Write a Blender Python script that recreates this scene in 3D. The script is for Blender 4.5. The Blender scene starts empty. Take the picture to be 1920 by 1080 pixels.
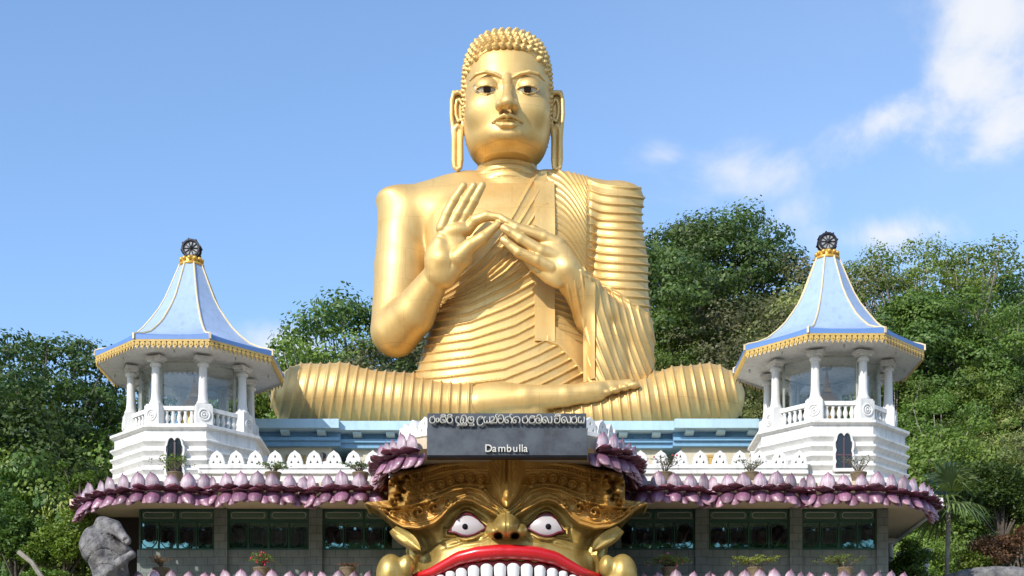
import bpy, bmesh, math, random
import numpy as np
from mathutils import Vector, Matrix
R = math.radians
PI = math.pi
scene = bpy.context.scene
F = 2800.0
# ---------------------------------------------------------------- camera
cam_d = bpy.data.cameras.new("camera")
cam = bpy.data.objects.new("camera", cam_d)
scene.collection.objects.link(cam)
cam.location = (0, 0, 1.6)
cam.rotation_euler = (R(90), 0, 0)
cam_d.sensor_width = 36
cam_d.lens = F / 1920 * 36
cam_d.shift_y = (1560 - 540) / 1920
cam_d.clip_end = 6000
scene.camera = cam
# ---------------------------------------------------------------- sky and sun
SUN_EL, SUN_AZ = R(31), R(36)
sdir = Vector((-math.sin(SUN_AZ) * math.cos(SUN_EL), -math.cos(SUN_AZ) * math.cos(SUN_EL), math.sin(SUN_EL)))
w = bpy.data.worlds.new("World"); scene.world = w; w.use_nodes = True
nt = w.node_tree; nt.nodes.clear()
wo = nt.nodes.new('ShaderNodeOutputWorld'); bg = nt.nodes.new('ShaderNodeBackground')
sky = nt.nodes.new('ShaderNodeTexSky'); sky.sky_type = 'NISHITA'; sky.sun_disc = False
sky.sun_elevation = SUN_EL; sky.sun_rotation = PI + SUN_AZ
sky.air_density = 1.0; sky.dust_density = 0.6; sky.ozone_density = 3.0; sky.altitude = 200
bg.inputs['Strength'].default_value = 0.15
tc = nt.nodes.new('ShaderNodeTexCoord')
def wmath(op, a, b=None, c=None):
    n = nt.nodes.new('ShaderNodeMath'); n.operation = op
    for i, v in enumerate((a, b, c)):
        if v is None: continue
        if isinstance(v, (int, float)): n.inputs[i].default_value = v
        else: nt.links.new(v, n.inputs[i])
    return n.outputs[0]
sep = nt.nodes.new('ShaderNodeSeparateXYZ'); nt.links.new(tc.outputs['Generated'], sep.inputs[0])
ysafe = wmath('MAXIMUM', sep.outputs[1], 0.05)
cu = wmath('DIVIDE', sep.outputs[0], ysafe); cv = wmath('DIVIDE', sep.outputs[2], ysafe)
comb = nt.nodes.new('ShaderNodeCombineXYZ'); nt.links.new(cu, comb.inputs[0]); nt.links.new(cv, comb.inputs[1])
def noise(scale, detail, rough, dist=0.0, off=(0, 0, 0), stretch=(1, 1, 1)):
    m = nt.nodes.new('ShaderNodeMapping'); nt.links.new(comb.outputs[0], m.inputs[0])
    m.inputs['Location'].default_value = off; m.inputs['Scale'].default_value = stretch
    n = nt.nodes.new('ShaderNodeTexNoise'); nt.links.new(m.outputs[0], n.inputs['Vector'])
    n.inputs['Scale'].default_value = scale; n.inputs['Detail'].default_value = detail
    n.inputs['Roughness'].default_value = rough; n.inputs['Distortion'].default_value = dist
    return n.outputs[0]
n1 = noise(7, 9, 0.62, 0.4, (3.1, 1.7, 0), (1, 1.25, 1)); n2 = noise(24, 6, 0.6, 0.2, (0.3, 5, 0))
def blob(px, py, rx, ry, ang=0.0, k=1.0):
    x0, y0 = (px - 960) / F, (1560 - py) / F
    dx = wmath('SUBTRACT', cu, x0); dy = wmath('SUBTRACT', cv, y0)
    c, s = math.cos(ang), math.sin(ang)
    a = wmath('MULTIPLY', wmath('ADD', wmath('MULTIPLY', dx, c), wmath('MULTIPLY', dy, s)), F / rx)
    b = wmath('MULTIPLY', wmath('ADD', wmath('MULTIPLY', dx, -s), wmath('MULTIPLY', dy, c)), F / ry)
    d = wmath('SQRT', wmath('ADD', wmath('MULTIPLY', a, a), wmath('MULTIPLY', b, b)))
    return wmath('MULTIPLY', wmath('SUBTRACT', 1.0, d), k)
bl = None
for a in ((1860, 10, 240, 200, 0.0, 1.25), (1810, 140, 190, 130, 0.5, 1.05), (1660, 220, 170, 75, 0.5, 1.08), (1880, 230, 120, 90, 0.5, 0.8), (2020, 130, 180, 130, 0, 1.0),
          (1390, 330, 150, 70, 0.1, 0.50), (1670, 440, 210, 50, 0.1, 0.62), (1480, 400, 120, 40, 0.2, 0.25), (520, 650, 130, 48, -0.1, 0.55), (1915, 520, 80, 60, 0, 0.5), (1230, 295, 60, 30, 0, 0.3)):
    v = blob(*a); bl = v if bl is None else wmath('MAXIMUM', bl, v)
bl = wmath('MAXIMUM', bl, -0.6)
cl = wmath('ADD', wmath('MULTIPLY', bl, 0.75), wmath('MULTIPLY', wmath('SUBTRACT', n1, 0.5), 1.7))
cl = wmath('ADD', cl, wmath('MULTIPLY', wmath('SUBTRACT', n2, 0.5), 0.30))
mr = nt.nodes.new('ShaderNodeMapRange'); mr.interpolation_type = 'SMOOTHERSTEP'
nt.links.new(cl, mr.inputs[0]); mr.inputs[1].default_value = 0.0; mr.inputs[2].default_value = 0.80
mr.inputs[3].default_value = 0; mr.inputs[4].default_value = 0.84
haze = wmath('MULTIPLY', wmath('MINIMUM', wmath('MAXIMUM', wmath('MULTIPLY', wmath('ADD', cu, 0.02), 0.55), 0.0), 0.2), n1)
fac = wmath('ADD', mr.outputs[0], haze)
tint = nt.nodes.new('ShaderNodeMixRGB'); tint.blend_type = 'MULTIPLY'; tint.inputs[0].default_value = 1
nt.links.new(sky.outputs[0], tint.inputs[1]); tint.inputs[2].default_value = (1.27, 1.32, 1.35, 1)
mx = nt.nodes.new('ShaderNodeMixRGB'); nt.links.new(fac, mx.inputs[0]); nt.links.new(tint.outputs[0], mx.inputs[1])
CLOUD = mx.inputs[2]; CLOUD.default_value = (4.9, 5.0, 5.2, 1)
nt.links.new(mx.outputs[0], bg.inputs[0]); nt.links.new(bg.outputs[0], wo.inputs[0])
sd = bpy.data.lights.new("sun", 'SUN'); sd.energy = 3.55; sd.angle = R(0.55); sd.color = (1, 0.94, 0.84)
sun = bpy.data.objects.new("sun", sd); scene.collection.objects.link(sun)
sun.rotation_euler = sdir.to_track_quat('Z', 'Y').to_euler(); sun.location = (-60, -60, 120)
vs = scene.view_settings
vs.view_transform = 'Standard'; vs.look = 'None'; vs.gamma = 1; vs.use_curve_mapping = False; vs.exposure = 0.34
scene.cycles.max_bounces = 8; scene.cycles.transparent_max_bounces = 12; scene.cycles.caustics_reflective = False
scene.cycles.caustics_refractive = False

# ---------------------------------------------------------------- helpers
rng = random.Random(7)
def P(px, py, Y):
    return Vector(((px - 960) * Y / F, Y, 1.6 + (1560 - py) * Y / F))
def tag(o, label=None, cat=None, group=None, kind=None):
    if label: o['label'] = label
    if cat: o['category'] = cat
    if group: o['group'] = group
    if kind: o['kind'] = kind
    return o
def empty(name, loc=(0, 0, 0), rz=0.0, label=None, cat=None, group=None):
    o = bpy.data.objects.new(name, None); scene.collection.objects.link(o)
    o.location = loc; o.rotation_euler = (0, 0, rz); o.empty_display_size = 0.3
    return tag(o, label, cat, group)
class MB:
    def __init__(s): s.v = []; s.f = []; s.uv = None
    def add(s, vs, fs):
        n = len(s.v); s.v += [tuple(p) for p in vs]; s.f += [tuple(i + n for i in f) for f in fs]; return s
    def box(s, x0, x1, y0, y1, z0, z1):
        return s.add([(x0,y0,z0),(x1,y0,z0),(x1,y1,z0),(x0,y1,z0),(x0,y0,z1),(x1,y0,z1),(x1,y1,z1),(x0,y1,z1)],
                     [(0,3,2,1),(4,5,6,7),(0,1,5,4),(1,2,6,5),(2,3,7,6),(3,0,4,7)])
    def obox(s, c, d, L, W, H):      # box centred at c (bottom), long axis direction d (xy)
        d = Vector((d[0], d[1], 0)).normalized(); n = Vector((-d.y, d.x, 0)); c = Vector(c); up = Vector((0, 0, 1))
        vs = [c + d * a * L / 2 + n * b * W / 2 + up * h for h in (0, H) for a, b in ((-1,-1),(1,-1),(1,1),(-1,1))]
        return s.add(vs, [(0,3,2,1),(4,5,6,7),(0,1,5,4),(1,2,6,5),(2,3,7,6),(3,0,4,7)])
    def lathe(s, prof, n=16, c=(0,0,0), rot=0.0, cap=True):
        vs = []; fs = []
        for r, z in prof:
            for k in range(n):
                a = rot + 2 * PI * k / n; vs.append((c[0] + r * math.cos(a), c[1] + r * math.sin(a), c[2] + z))
        for i in range(len(prof) - 1):
            for k in range(n):
                k2 = (k + 1) % n; fs.append((i*n+k, i*n+k2, (i+1)*n+k2, (i+1)*n+k))
        if cap:
            fs.append(tuple(range(n))[::-1]); fs.append(tuple((len(prof)-1)*n + k for k in range(n)))
        return s.add(vs, fs)
    def tube(s, pts, rad, n=8, closed=False, flat=1.0, plane=False):
        pts = [Vector(p) for p in pts]; m = len(pts)
        rr = rad if isinstance(rad, (list, tuple)) else [rad] * m
        vs = []; fs = []; up = Vector((0.013, 0.02, 1)); prev = None
        for i, p in enumerate(pts):
            a = pts[(i - 1) % m] if (closed or i > 0) else p; b = pts[(i + 1) % m] if (closed or i < m - 1) else p
            t = (b - a).normalized()
            if prev is None:
                x = t.cross(up if abs(t.z) < 0.9 else Vector((0.01, 1, 0))).normalized()
            else:
                x = (prev - t * prev.dot(t)).normalized()
            if plane: x = Vector((0, 1, 0))
            prev = x; y = t.cross(x)
            for k in range(n):
                q = 2 * PI * k / n; vs.append(p + (x * math.cos(q) + y * math.sin(q) * flat) * rr[i])
        last = m if closed else m - 1
        for i in range(last):
            j = (i + 1) % m
            for k in range(n):
                k2 = (k + 1) % n; fs.append((i*n+k, i*n+k2, j*n+k2, j*n+k))
        if not closed:
            fs.append(tuple(range(n))[::-1]); fs.append(tuple((m-1)*n + k for k in range(n)))
        return s.add(vs, fs)
    def ball(s, c, r, n=10, m=7, sc=(1,1,1)):
        prof = [(max(1e-4, math.sin(PI * i / m)) * r, -math.cos(PI * i / m) * r) for i in range(m + 1)]
        k0 = len(s.v); s.lathe(prof, n, (0,0,0), cap=False)
        for i in range(k0, len(s.v)):
            q = s.v[i]; s.v[i] = (c[0] + q[0]*sc[0], c[1] + q[1]*sc[1], c[2] + q[2]*sc[2])
        return s
    def build(s, name, mat, parent=None, smooth=False, autos=None, link=True):
        me = bpy.data.meshes.new(name); me.from_pydata(s.v, [], s.f)
        bm = bmesh.new(); bm.from_mesh(me); bmesh.ops.recalc_face_normals(bm, faces=bm.faces); bm.to_mesh(me); bm.free()
        return mkobj(name, me, mat, parent, smooth, autos)
def mkobj(name, me, mat, parent=None, smooth=False, autos=None):
    if mat is not None and not len(me.materials): me.materials.append(mat)
    if smooth or autos:
        me.polygons.foreach_set('use_smooth', [True] * len(me.polygons))
        if autos: me.set_sharp_from_angle(angle=R(autos))
    o = bpy.data.objects.new(name, me); scene.collection.objects.link(o)
    if parent is not None: o.parent = parent
    return o
def flat2d(loops, depth, bevel=0.0, res=1):
    """filled outline(s) with holes in the XZ plane, thickness along Y (0..depth)"""
    cd = bpy.data.curves.new('outline', 'CURVE'); cd.dimensions = '2D'; cd.fill_mode = 'BOTH'
    cd.extrude = max(1e-4, depth / 2 - bevel); cd.bevel_depth = bevel; cd.bevel_resolution = res
    for lp in loops:
        sp = cd.splines.new('POLY'); sp.points.add(len(lp) - 1); sp.use_cyclic_u = True
        for i, (x, z) in enumerate(lp): sp.points[i].co = (x, z, 0, 1)
    o = bpy.data.objects.new('outline', cd); scene.collection.objects.link(o)
    dg = bpy.context.evaluated_depsgraph_get()
    me = bpy.data.meshes.new_from_object(o.evaluated_get(dg))
    bpy.data.objects.remove(o); bpy.data.curves.remove(cd)
    me.transform(Matrix(((1,0,0,0),(0,0,1,depth/2),(0,1,0,0),(0,0,0,1))))
    me.flip_normals(); me.materials.clear()
    return me
def dup(o, parent=None, loc=None, rot=None, scale=None):
    c = o.copy(); scene.collection.objects.link(c)
    if parent is not None: c.parent = parent
    if loc is not None: c.location = loc
    if rot is not None: c.rotation_euler = rot
    if scale is not None: c.scale = scale
    return c
def dup_tree(o, parent=None):
    c = dup(o, parent)
    for ch in list(o.children): dup_tree(ch, c)
    return c
def smoothstep(a, b, x):
    t = np.clip((x - a) / (b - a), 0, 1); return t * t * (3 - 2 * t)

# ---------------------------------------------------------------- materials
def mat(name, col, rough=0.6, metal=0.0, var=0.0, vscale=3.0, bump=0.0, bscale=20.0, col2=None, coat=0.0, spec=0.5, dirt=0.0):
    m = bpy.data.materials.new(name); m.use_nodes = True; t = m.node_tree
    b = t.nodes['Principled BSDF']; b.inputs['Roughness'].default_value = rough; b.inputs['Metallic'].default_value = metal
    b.inputs['Base Color'].default_value = (*col, 1); b.inputs['Coat Weight'].default_value = coat
    b.inputs['Specular IOR Level'].default_value = spec
    tcn = t.nodes.new('ShaderNodeTexCoord')
    if var > 0 or col2:
        n = t.nodes.new('ShaderNodeTexNoise'); n.inputs['Scale'].default_value = vscale; n.inputs['Detail'].default_value = 6
        n.inputs['Roughness'].default_value = 0.65
        t.links.new(tcn.outputs['Object'], n.inputs['Vector'])
        rp = t.nodes.new('ShaderNodeValToRGB'); t.links.new(n.outputs[0], rp.inputs[0])
        c2 = col2 or tuple(c * (1 - var) for c in col)
        rp.color_ramp.elements[0].position = 0.35; rp.color_ramp.elements[0].color = (*c2, 1)
        rp.color_ramp.elements[1].position = 0.62; rp.color_ramp.elements[1].color = (*col, 1)
        out = rp.outputs[0]
        if dirt > 0:   # rain streaks: noise stretched vertically
            mp = t.nodes.new('ShaderNodeMapping'); mp.inputs['Scale'].default_value = (3.0, 3.0, 0.35)
            t.links.new(tcn.outputs['Object'], mp.inputs[0])
            n3 = t.nodes.new('ShaderNodeTexNoise'); n3.inputs['Scale'].default_value = 2.2; n3.inputs['Detail'].default_value = 8
            t.links.new(mp.outputs[0], n3.inputs['Vector'])
            r3 = t.nodes.new('ShaderNodeValToRGB'); t.links.new(n3.outputs[0], r3.inputs[0])
            r3.color_ramp.elements[0].position = 0.5; r3.color_ramp.elements[0].color = (1, 1, 1, 1)
            r3.color_ramp.elements[1].position = 0.78; r3.color_ramp.elements[1].color = (1 - dirt, 1 - dirt, 1 - dirt * 1.1, 1)
            mm = t.nodes.new('ShaderNodeMixRGB'); mm.blend_type = 'MULTIPLY'; mm.inputs[0].default_value = 1
            t.links.new(out, mm.inputs[1]); t.links.new(r3.outputs[0], mm.inputs[2]); out = mm.outputs[0]
        t.links.new(out, b.inputs['Base Color'])
        rr = t.nodes.new('ShaderNodeMapRange'); t.links.new(n.outputs[0], rr.inputs[0])
        rr.inputs[3].default_value = min(1, rough + 0.08); rr.inputs[4].default_value = max(0, rough - 0.08)
        t.links.new(rr.outputs[0], b.inputs['Roughness'])
    if bump > 0:
        n2 = t.nodes.new('ShaderNodeTexNoise'); n2.inputs['Scale'].default_value = bscale; n2.inputs['Detail'].default_value = 5
        t.links.new(tcn.outputs['Object'], n2.inputs['Vector'])
        bp = t.nodes.new('ShaderNodeBump'); bp.inputs['Strength'].default_value = bump; bp.inputs['Distance'].default_value = 0.05
        t.links.new(n2.outputs[0], bp.inputs['Height']); t.links.new(bp.outputs[0], b.inputs['Normal'])
    return m
M = {}
M['white'] = mat('white_paint', (0.76, 0.75, 0.725), 0.6, var=0.12, vscale=1.1, dirt=0.30, bump=0.05, bscale=9)
M['wood_dark'] = mat('purple_brown_wood', (0.10, 0.06, 0.075), 0.5, var=0.3)
M['roofblue'] = mat('roof_blue', (0.36, 0.475, 0.68), 0.5, var=0.12, vscale=1.3, dirt=0.18)
M['edgeblue'] = mat('edge_blue', (0.12, 0.24, 0.52), 0.45, var=0.1)
M['ribcream'] = mat('rib_cream', (0.74, 0.60, 0.36), 0.5, var=0.12, vscale=4)
M['ochre'] = mat('ochre_gold_paint', (0.60, 0.40, 0.11), 0.5, var=0.25, vscale=9)
M['cyan'] = mat('pale_blue_paint', (0.43, 0.62, 0.73), 0.55, var=0.10, vscale=1.2, dirt=0.14)
M['blue'] = mat('mid_blue_paint', (0.20, 0.40, 0.61), 0.55, var=0.12, vscale=1.2, dirt=0.12)
M['cream'] = mat('cream_paint', (0.60, 0.55, 0.42), 0.7, var=0.1, vscale=1.0, dirt=0.15)
M['soffit'] = mat('soffit_cream', (0.66, 0.55, 0.40), 0.7, var=0.12, vscale=1.2)
M['ochrewin'] = mat('ochre_frame', (0.50, 0.33, 0.10), 0.5, var=0.2)
M['darkglass'] = mat('dark_glass', (0.012, 0.016, 0.017), 0.05, spec=0.7)
M['green'] = mat('dark_green_frame', (0.018, 0.075, 0.05), 0.4, var=0.2)
M['trim'] = mat('transom_trim', (0.52, 0.54, 0.50), 0.5, var=0.2)
M['curtain'] = mat('pale_curtain', (0.42, 0.50, 0.55), 0.8, var=0.2, vscale=0.8)  # pale colour paints a sky reflection into the second left bay
M['curtaingreen'] = mat('pale_green_curtain', (0.30, 0.48, 0.42), 0.8, var=0.25, vscale=2)
M['wheel'] = mat('dark_iron', (0.035, 0.035, 0.045), 0.45, 0.5, var=0.3, vscale=12)
M['wheelfill'] = mat('wheel_disc_grey', (0.38, 0.38, 0.38), 0.5, var=0.25, vscale=12)
M['brightgold'] = mat('finial_gold', (0.72, 0.42, 0.08), 0.35, 0.35, var=0.2, vscale=10)
M['stupagold'] = mat('stupa_gold', (0.55, 0.30, 0.08), 0.35, 0.5, var=0.3, vscale=3)
# grey tiled wall
def tile_mat():
    m = mat('grey_tile', (0.13, 0.145, 0.14), 0.6); t = m.node_tree; b = t.nodes['Principled BSDF']
    tcn = t.nodes.new('ShaderNodeTexCoord'); mp = t.nodes.new('ShaderNodeMapping'); mp.inputs['Rotation'].default_value = (R(90), 0, 0)
    t.links.new(tcn.outputs['Object'], mp.inputs[0])
    br = t.nodes.new('ShaderNodeTexBrick'); t.links.new(mp.outputs[0], br.inputs[0])
    br.inputs['Color1'].default_value = (0.145, 0.178, 0.166, 1); br.inputs['Color2'].default_value = (0.175, 0.205, 0.193, 1)
    br.inputs['Mortar'].default_value = (0.085, 0.10, 0.095, 1); br.inputs['Scale'].default_value = 1.0
    br.inputs['Brick Width'].default_value = 0.42; br.inputs['Row Height'].default_value = 0.27; br.inputs['Mortar Size'].default_value = 0.012
    n = t.nodes.new('ShaderNodeTexNoise'); n.inputs['Scale'].default_value = 2.5; n.inputs['Detail'].default_value = 7; t.links.new(tcn.outputs['Object'], n.inputs[0])
    mm = t.nodes.new('ShaderNodeMixRGB'); mm.blend_type = 'MULTIPLY'; mm.inputs[0].default_value = 0.5
    rp = t.nodes.new('ShaderNodeValToRGB'); rp.color_ramp.elements[0].position = 0.35; rp.color_ramp.elements[0].color = (.55,.55,.55,1); rp.color_ramp.elements[1].position = .65; rp.color_ramp.elements[1].color = (1.1,1.1,1.1,1)
    t.links.new(n.outputs[0], rp.inputs[0]); t.links.new(br.outputs[0], mm.inputs[1]); t.links.new(rp.outputs[0], mm.inputs[2])
    t.links.new(mm.outputs[0], b.inputs['Base Color']); return m
M['tile'] = tile_mat()
def glass_mat():
    m = bpy.data.materials.new('clear_glass'); m.use_nodes = True; t = m.node_tree; t.nodes.clear()
    o = t.nodes.new('ShaderNodeOutputMaterial'); mix = t.nodes.new('ShaderNodeMixShader'); tr = t.nodes.new('ShaderNodeBsdfTransparent')
    gl = t.nodes.new('ShaderNodeBsdfGlossy'); gl.inputs['Roughness'].default_value = 0.03; gl.inputs['Color'].default_value = (0.9, 0.95, 0.95, 1)
    tr.inputs['Color'].default_value = (0.955, 0.97, 0.965, 1); lw = t.nodes.new('ShaderNodeLayerWeight'); lw.inputs[0].default_value = 0.5
    pw = t.nodes.new('ShaderNodeMath'); pw.operation = 'POWER'; pw.inputs[1].default_value = 3.0; t.links.new(lw.outputs['Facing'], pw.inputs[0])
    fr = t.nodes.new('ShaderNodeMath'); fr.operation = 'MULTIPLY_ADD'; fr.inputs[1].default_value = 0.5; fr.inputs[2].default_value = 0.05; t.links.new(pw.outputs[0], fr.inputs[0])
    t.links.new(fr.outputs[0], mix.inputs[0]); t.links.new(tr.outputs[0], mix.inputs[1]); t.links.new(gl.outputs[0], mix.inputs[2])
    t.links.new(mix.outputs[0], o.inputs[0]); return m
M['glass'] = glass_mat()
def add_seams(m):
    t = m.node_tree; b = t.nodes['Principled BSDF']; src = b.inputs['Base Color'].links[0].from_socket
    tcn = t.nodes.new('ShaderNodeTexCoord'); mp = t.nodes.new('ShaderNodeMapping'); mp.inputs['Rotation'].default_value = (R(90), 0, 0); t.links.new(tcn.outputs['Object'], mp.inputs[0])
    br = t.nodes.new('ShaderNodeTexBrick'); t.links.new(mp.outputs[0], br.inputs[0]); br.inputs['Color1'].default_value = (1, 1, 1, 1); br.inputs['Color2'].default_value = (.95, .94, .92, 1); br.inputs['Mortar'].default_value = (.82, .78, .72, 1)
    br.inputs['Scale'].default_value = 1; br.inputs['Brick Width'].default_value = 2.1; br.inputs['Row Height'].default_value = 1.3; br.inputs['Mortar Size'].default_value = .012; br.inputs['Mortar Smooth'].default_value = .6
    mm = t.nodes.new('ShaderNodeMixRGB'); mm.blend_type = 'MULTIPLY'; mm.inputs[0].default_value = 1; t.links.new(src, mm.inputs[1]); t.links.new(br.outputs[0], mm.inputs[2]); t.links.new(mm.outputs[0], b.inputs['Base Color'])
def gold_mat(name, c_hi, c_lo, rough, metal, vs=0.8, bump=0.0, bs=10, streak=0.0):
    m = mat(name, c_hi, rough, metal, var=0.1, vscale=vs, col2=c_lo, bump=bump, bscale=bs, dirt=streak); return m
M['gold'] = gold_mat('statue_gold', (0.79, 0.54, 0.215), (0.72, 0.46, 0.16), 0.51, 0.56, 0.7, bump=0.05, bs=3, streak=0.10)
add_seams(M['gold'])
M['crowngold'] = gold_mat('brown_gold', (0.70, 0.40, 0.10), (0.50, 0.28, 0.07), 0.42, 0.35, 1.6, bump=0.15, bs=7, streak=0.2)
M['oldgold'] = gold_mat('aged_gold', (0.57, 0.41, 0.13), (0.42, 0.285, 0.08), 0.40, 0.55, 1.6, bump=0.15, bs=7, streak=0.2)
M['red'] = mat('glossy_red', (0.62, 0.012, 0.018), 0.28, var=0.15, vscale=1.2, coat=0.4)
M['gum'] = mat('gum_red', (0.22, 0.02, 0.03), 0.4)
M['tooth'] = mat('tooth_white', (0.80, 0.80, 0.79), 0.25, coat=0.3, var=0.04)
M['eyewhite'] = mat('eye_white', (0.52, 0.475, 0.49), 0.35, coat=0.3, var=0.05)
M['eyecream'] = mat('eye_cream', (0.60, 0.53, 0.40), 0.7, var=0.05, spec=0.1)
M['iris'] = mat('brown_iris', (0.016, 0.010, 0.007), 0.85, spec=0.05)
M['eyeblack'] = mat('eye_black', (0.010, 0.010, 0.014), 0.7, coat=0.0, spec=0.1)
M['maroonline'] = mat('maroon_line', (0.13, 0.008, 0.02), 0.4)
M['slab'] = mat('sign_slate', (0.078, 0.088, 0.102), 0.42, 0.0, var=0.35, vscale=1.6, col2=(0.035, 0.038, 0.045), bump=0.08, bscale=14, dirt=0.0)
M['letter'] = mat('letter_cream', (0.62, 0.60, 0.54), 0.5)
M['pot'] = mat('clay_pot', (0.20, 0.15, 0.09), 0.8, var=0.4, vscale=6, bump=0.3)
M['bark'] = mat('bark', (0.13, 0.105, 0.08), 0.9, var=0.4, vscale=5, bump=0.4, bscale=14)
M['palebark'] = mat('pale_bark', (0.30, 0.27, 0.22), 0.85, var=0.4, vscale=4, bump=0.3)
M["stone"] = mat("grey_stone", (0.24, 0.23, 0.225), 0.8, var=0.35, vscale=3.2, col2=(0.07, 0.066, 0.07), bump=1.0, bscale=9, dirt=0.45)
M['hair_dark'] = mat('black_hair', (0.015, 0.012, 0.012), 0.5)
M['skin'] = mat('skin', (0.30, 0.16, 0.10), 0.5)
M['cloth'] = mat('white_cloth', (0.6, 0.6, 0.62), 0.8)

def petal_mat(name, base, tip, rough, coat):
    m = bpy.data.materials.new(name); m.use_nodes = True; t = m.node_tree; b = t.nodes['Principled BSDF']
    at = t.nodes.new('ShaderNodeAttribute'); at.attribute_name = 'along'
    rp = t.nodes.new('ShaderNodeValToRGB'); t.links.new(at.outputs['Fac'], rp.inputs[0])
    rp.color_ramp.elements[0].position = 0.62; rp.color_ramp.elements[0].color = (*base, 1)
    rp.color_ramp.elements[1].position = 0.97; rp.color_ramp.elements[1].color = (*tip, 1)
    tcn = t.nodes.new('ShaderNodeTexCoord'); mp = t.nodes.new('ShaderNodeMapping'); mp.inputs['Scale'].default_value = (16, 5, 1.6)
    oi = t.nodes.new('ShaderNodeObjectInfo'); t.links.new(tcn.outputs['Object'], mp.inputs[0]); t.links.new(oi.outputs['Location'], mp.inputs[1])
    n = t.nodes.new('ShaderNodeTexNoise'); n.inputs['Scale'].default_value = 1.6; n.inputs['Detail'].default_value = 5; t.links.new(mp.outputs[0], n.inputs[0])
    mm = t.nodes.new('ShaderNodeMixRGB'); mm.blend_type = 'MULTIPLY'; mm.inputs[0].default_value = 1
    r2 = t.nodes.new('ShaderNodeValToRGB'); r2.color_ramp.elements[0].position = 0.3; r2.color_ramp.elements[0].color = (.62, .52, .58, 1); r2.color_ramp.elements[1].position = .6; r2.color_ramp.elements[1].color = (1, 1, 1, 1)
    t.links.new(n.outputs[0], r2.inputs[0]); t.links.new(rp.outputs[0], mm.inputs[1]); t.links.new(r2.outputs[0], mm.inputs[2])
    hs = t.nodes.new('ShaderNodeHueSaturation'); t.links.new(mm.outputs[0], hs.inputs['Color'])
    vr = t.nodes.new('ShaderNodeMapRange'); t.links.new(oi.outputs['Random'], vr.inputs[0]); vr.inputs[3].default_value = 0.60; vr.inputs[4].default_value = 1.2
    t.links.new(vr.outputs[0], hs.inputs['Value']); t.links.new(hs.outputs[0], b.inputs['Base Color'])
    b.inputs['Roughness'].default_value = rough; b.inputs['Coat Weight'].default_value = coat; return m
M['pet_up'] = petal_mat('lilac_petal', (0.56, 0.45, 0.495), (0.25, 0.10, 0.16), 0.5, 0.1)
M['pet_curl'] = petal_mat('maroon_petal', (0.13, 0.022, 0.045), (0.15, 0.03, 0.055), 0.45, 0.15)
M['pet_hang'] = petal_mat('rose_petal', (0.29, 0.13, 0.215), (0.45, 0.26, 0.31), 0.38, 0.22)
M['pet_rim'] = mat('petal_rim', (0.72, 0.55, 0.58), 0.5)  # pale tone paints the sunlit edge of the curled petals
# ================================================================ ground
def grid_obj(name, fx, nx, ny, mat_, kind=None):
    vs = []; fs = []
    for j in range(ny + 1):
        for i in range(nx + 1): vs.append(fx(i / nx, j / ny))
    for j in range(ny):
        for i in range(nx): a = j * (nx + 1) + i; fs.append((a, a + 1, a + nx + 2, a + nx + 1))
    mb = MB(); mb.add(vs, fs); o = mb.build(name, mat_, None, smooth=True)
    if kind: o['kind'] = kind
    return o
M['groundm'] = mat('dry_ground', (0.42, 0.36, 0.27), 0.9, var=0.35, vscale=0.4, bump=0.3)
g = MB().add([(-1500,-800,0),(1500,-800,0),(1500,2500,0),(-1500,2500,0)], [(0,1,2,3)]).build('ground', M['groundm']); g['kind'] = 'structure'

WORLDROOTS = {}
def wroot(name, loc, label, cat, group=None):
    o = empty(name, loc, 0, label, cat, group); WORLDROOTS[o.name] = Vector(loc); return o
_mk = mkobj
def mkobj(name, me, mat_, parent=None, smooth=False, autos=None):
    o = _mk(name, me, mat_, parent, smooth, autos)
    if parent is not None and parent.name in WORLDROOTS:
        o.matrix_parent_inverse = Matrix.Translation(-WORLDROOTS[parent.name])
    return o

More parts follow.
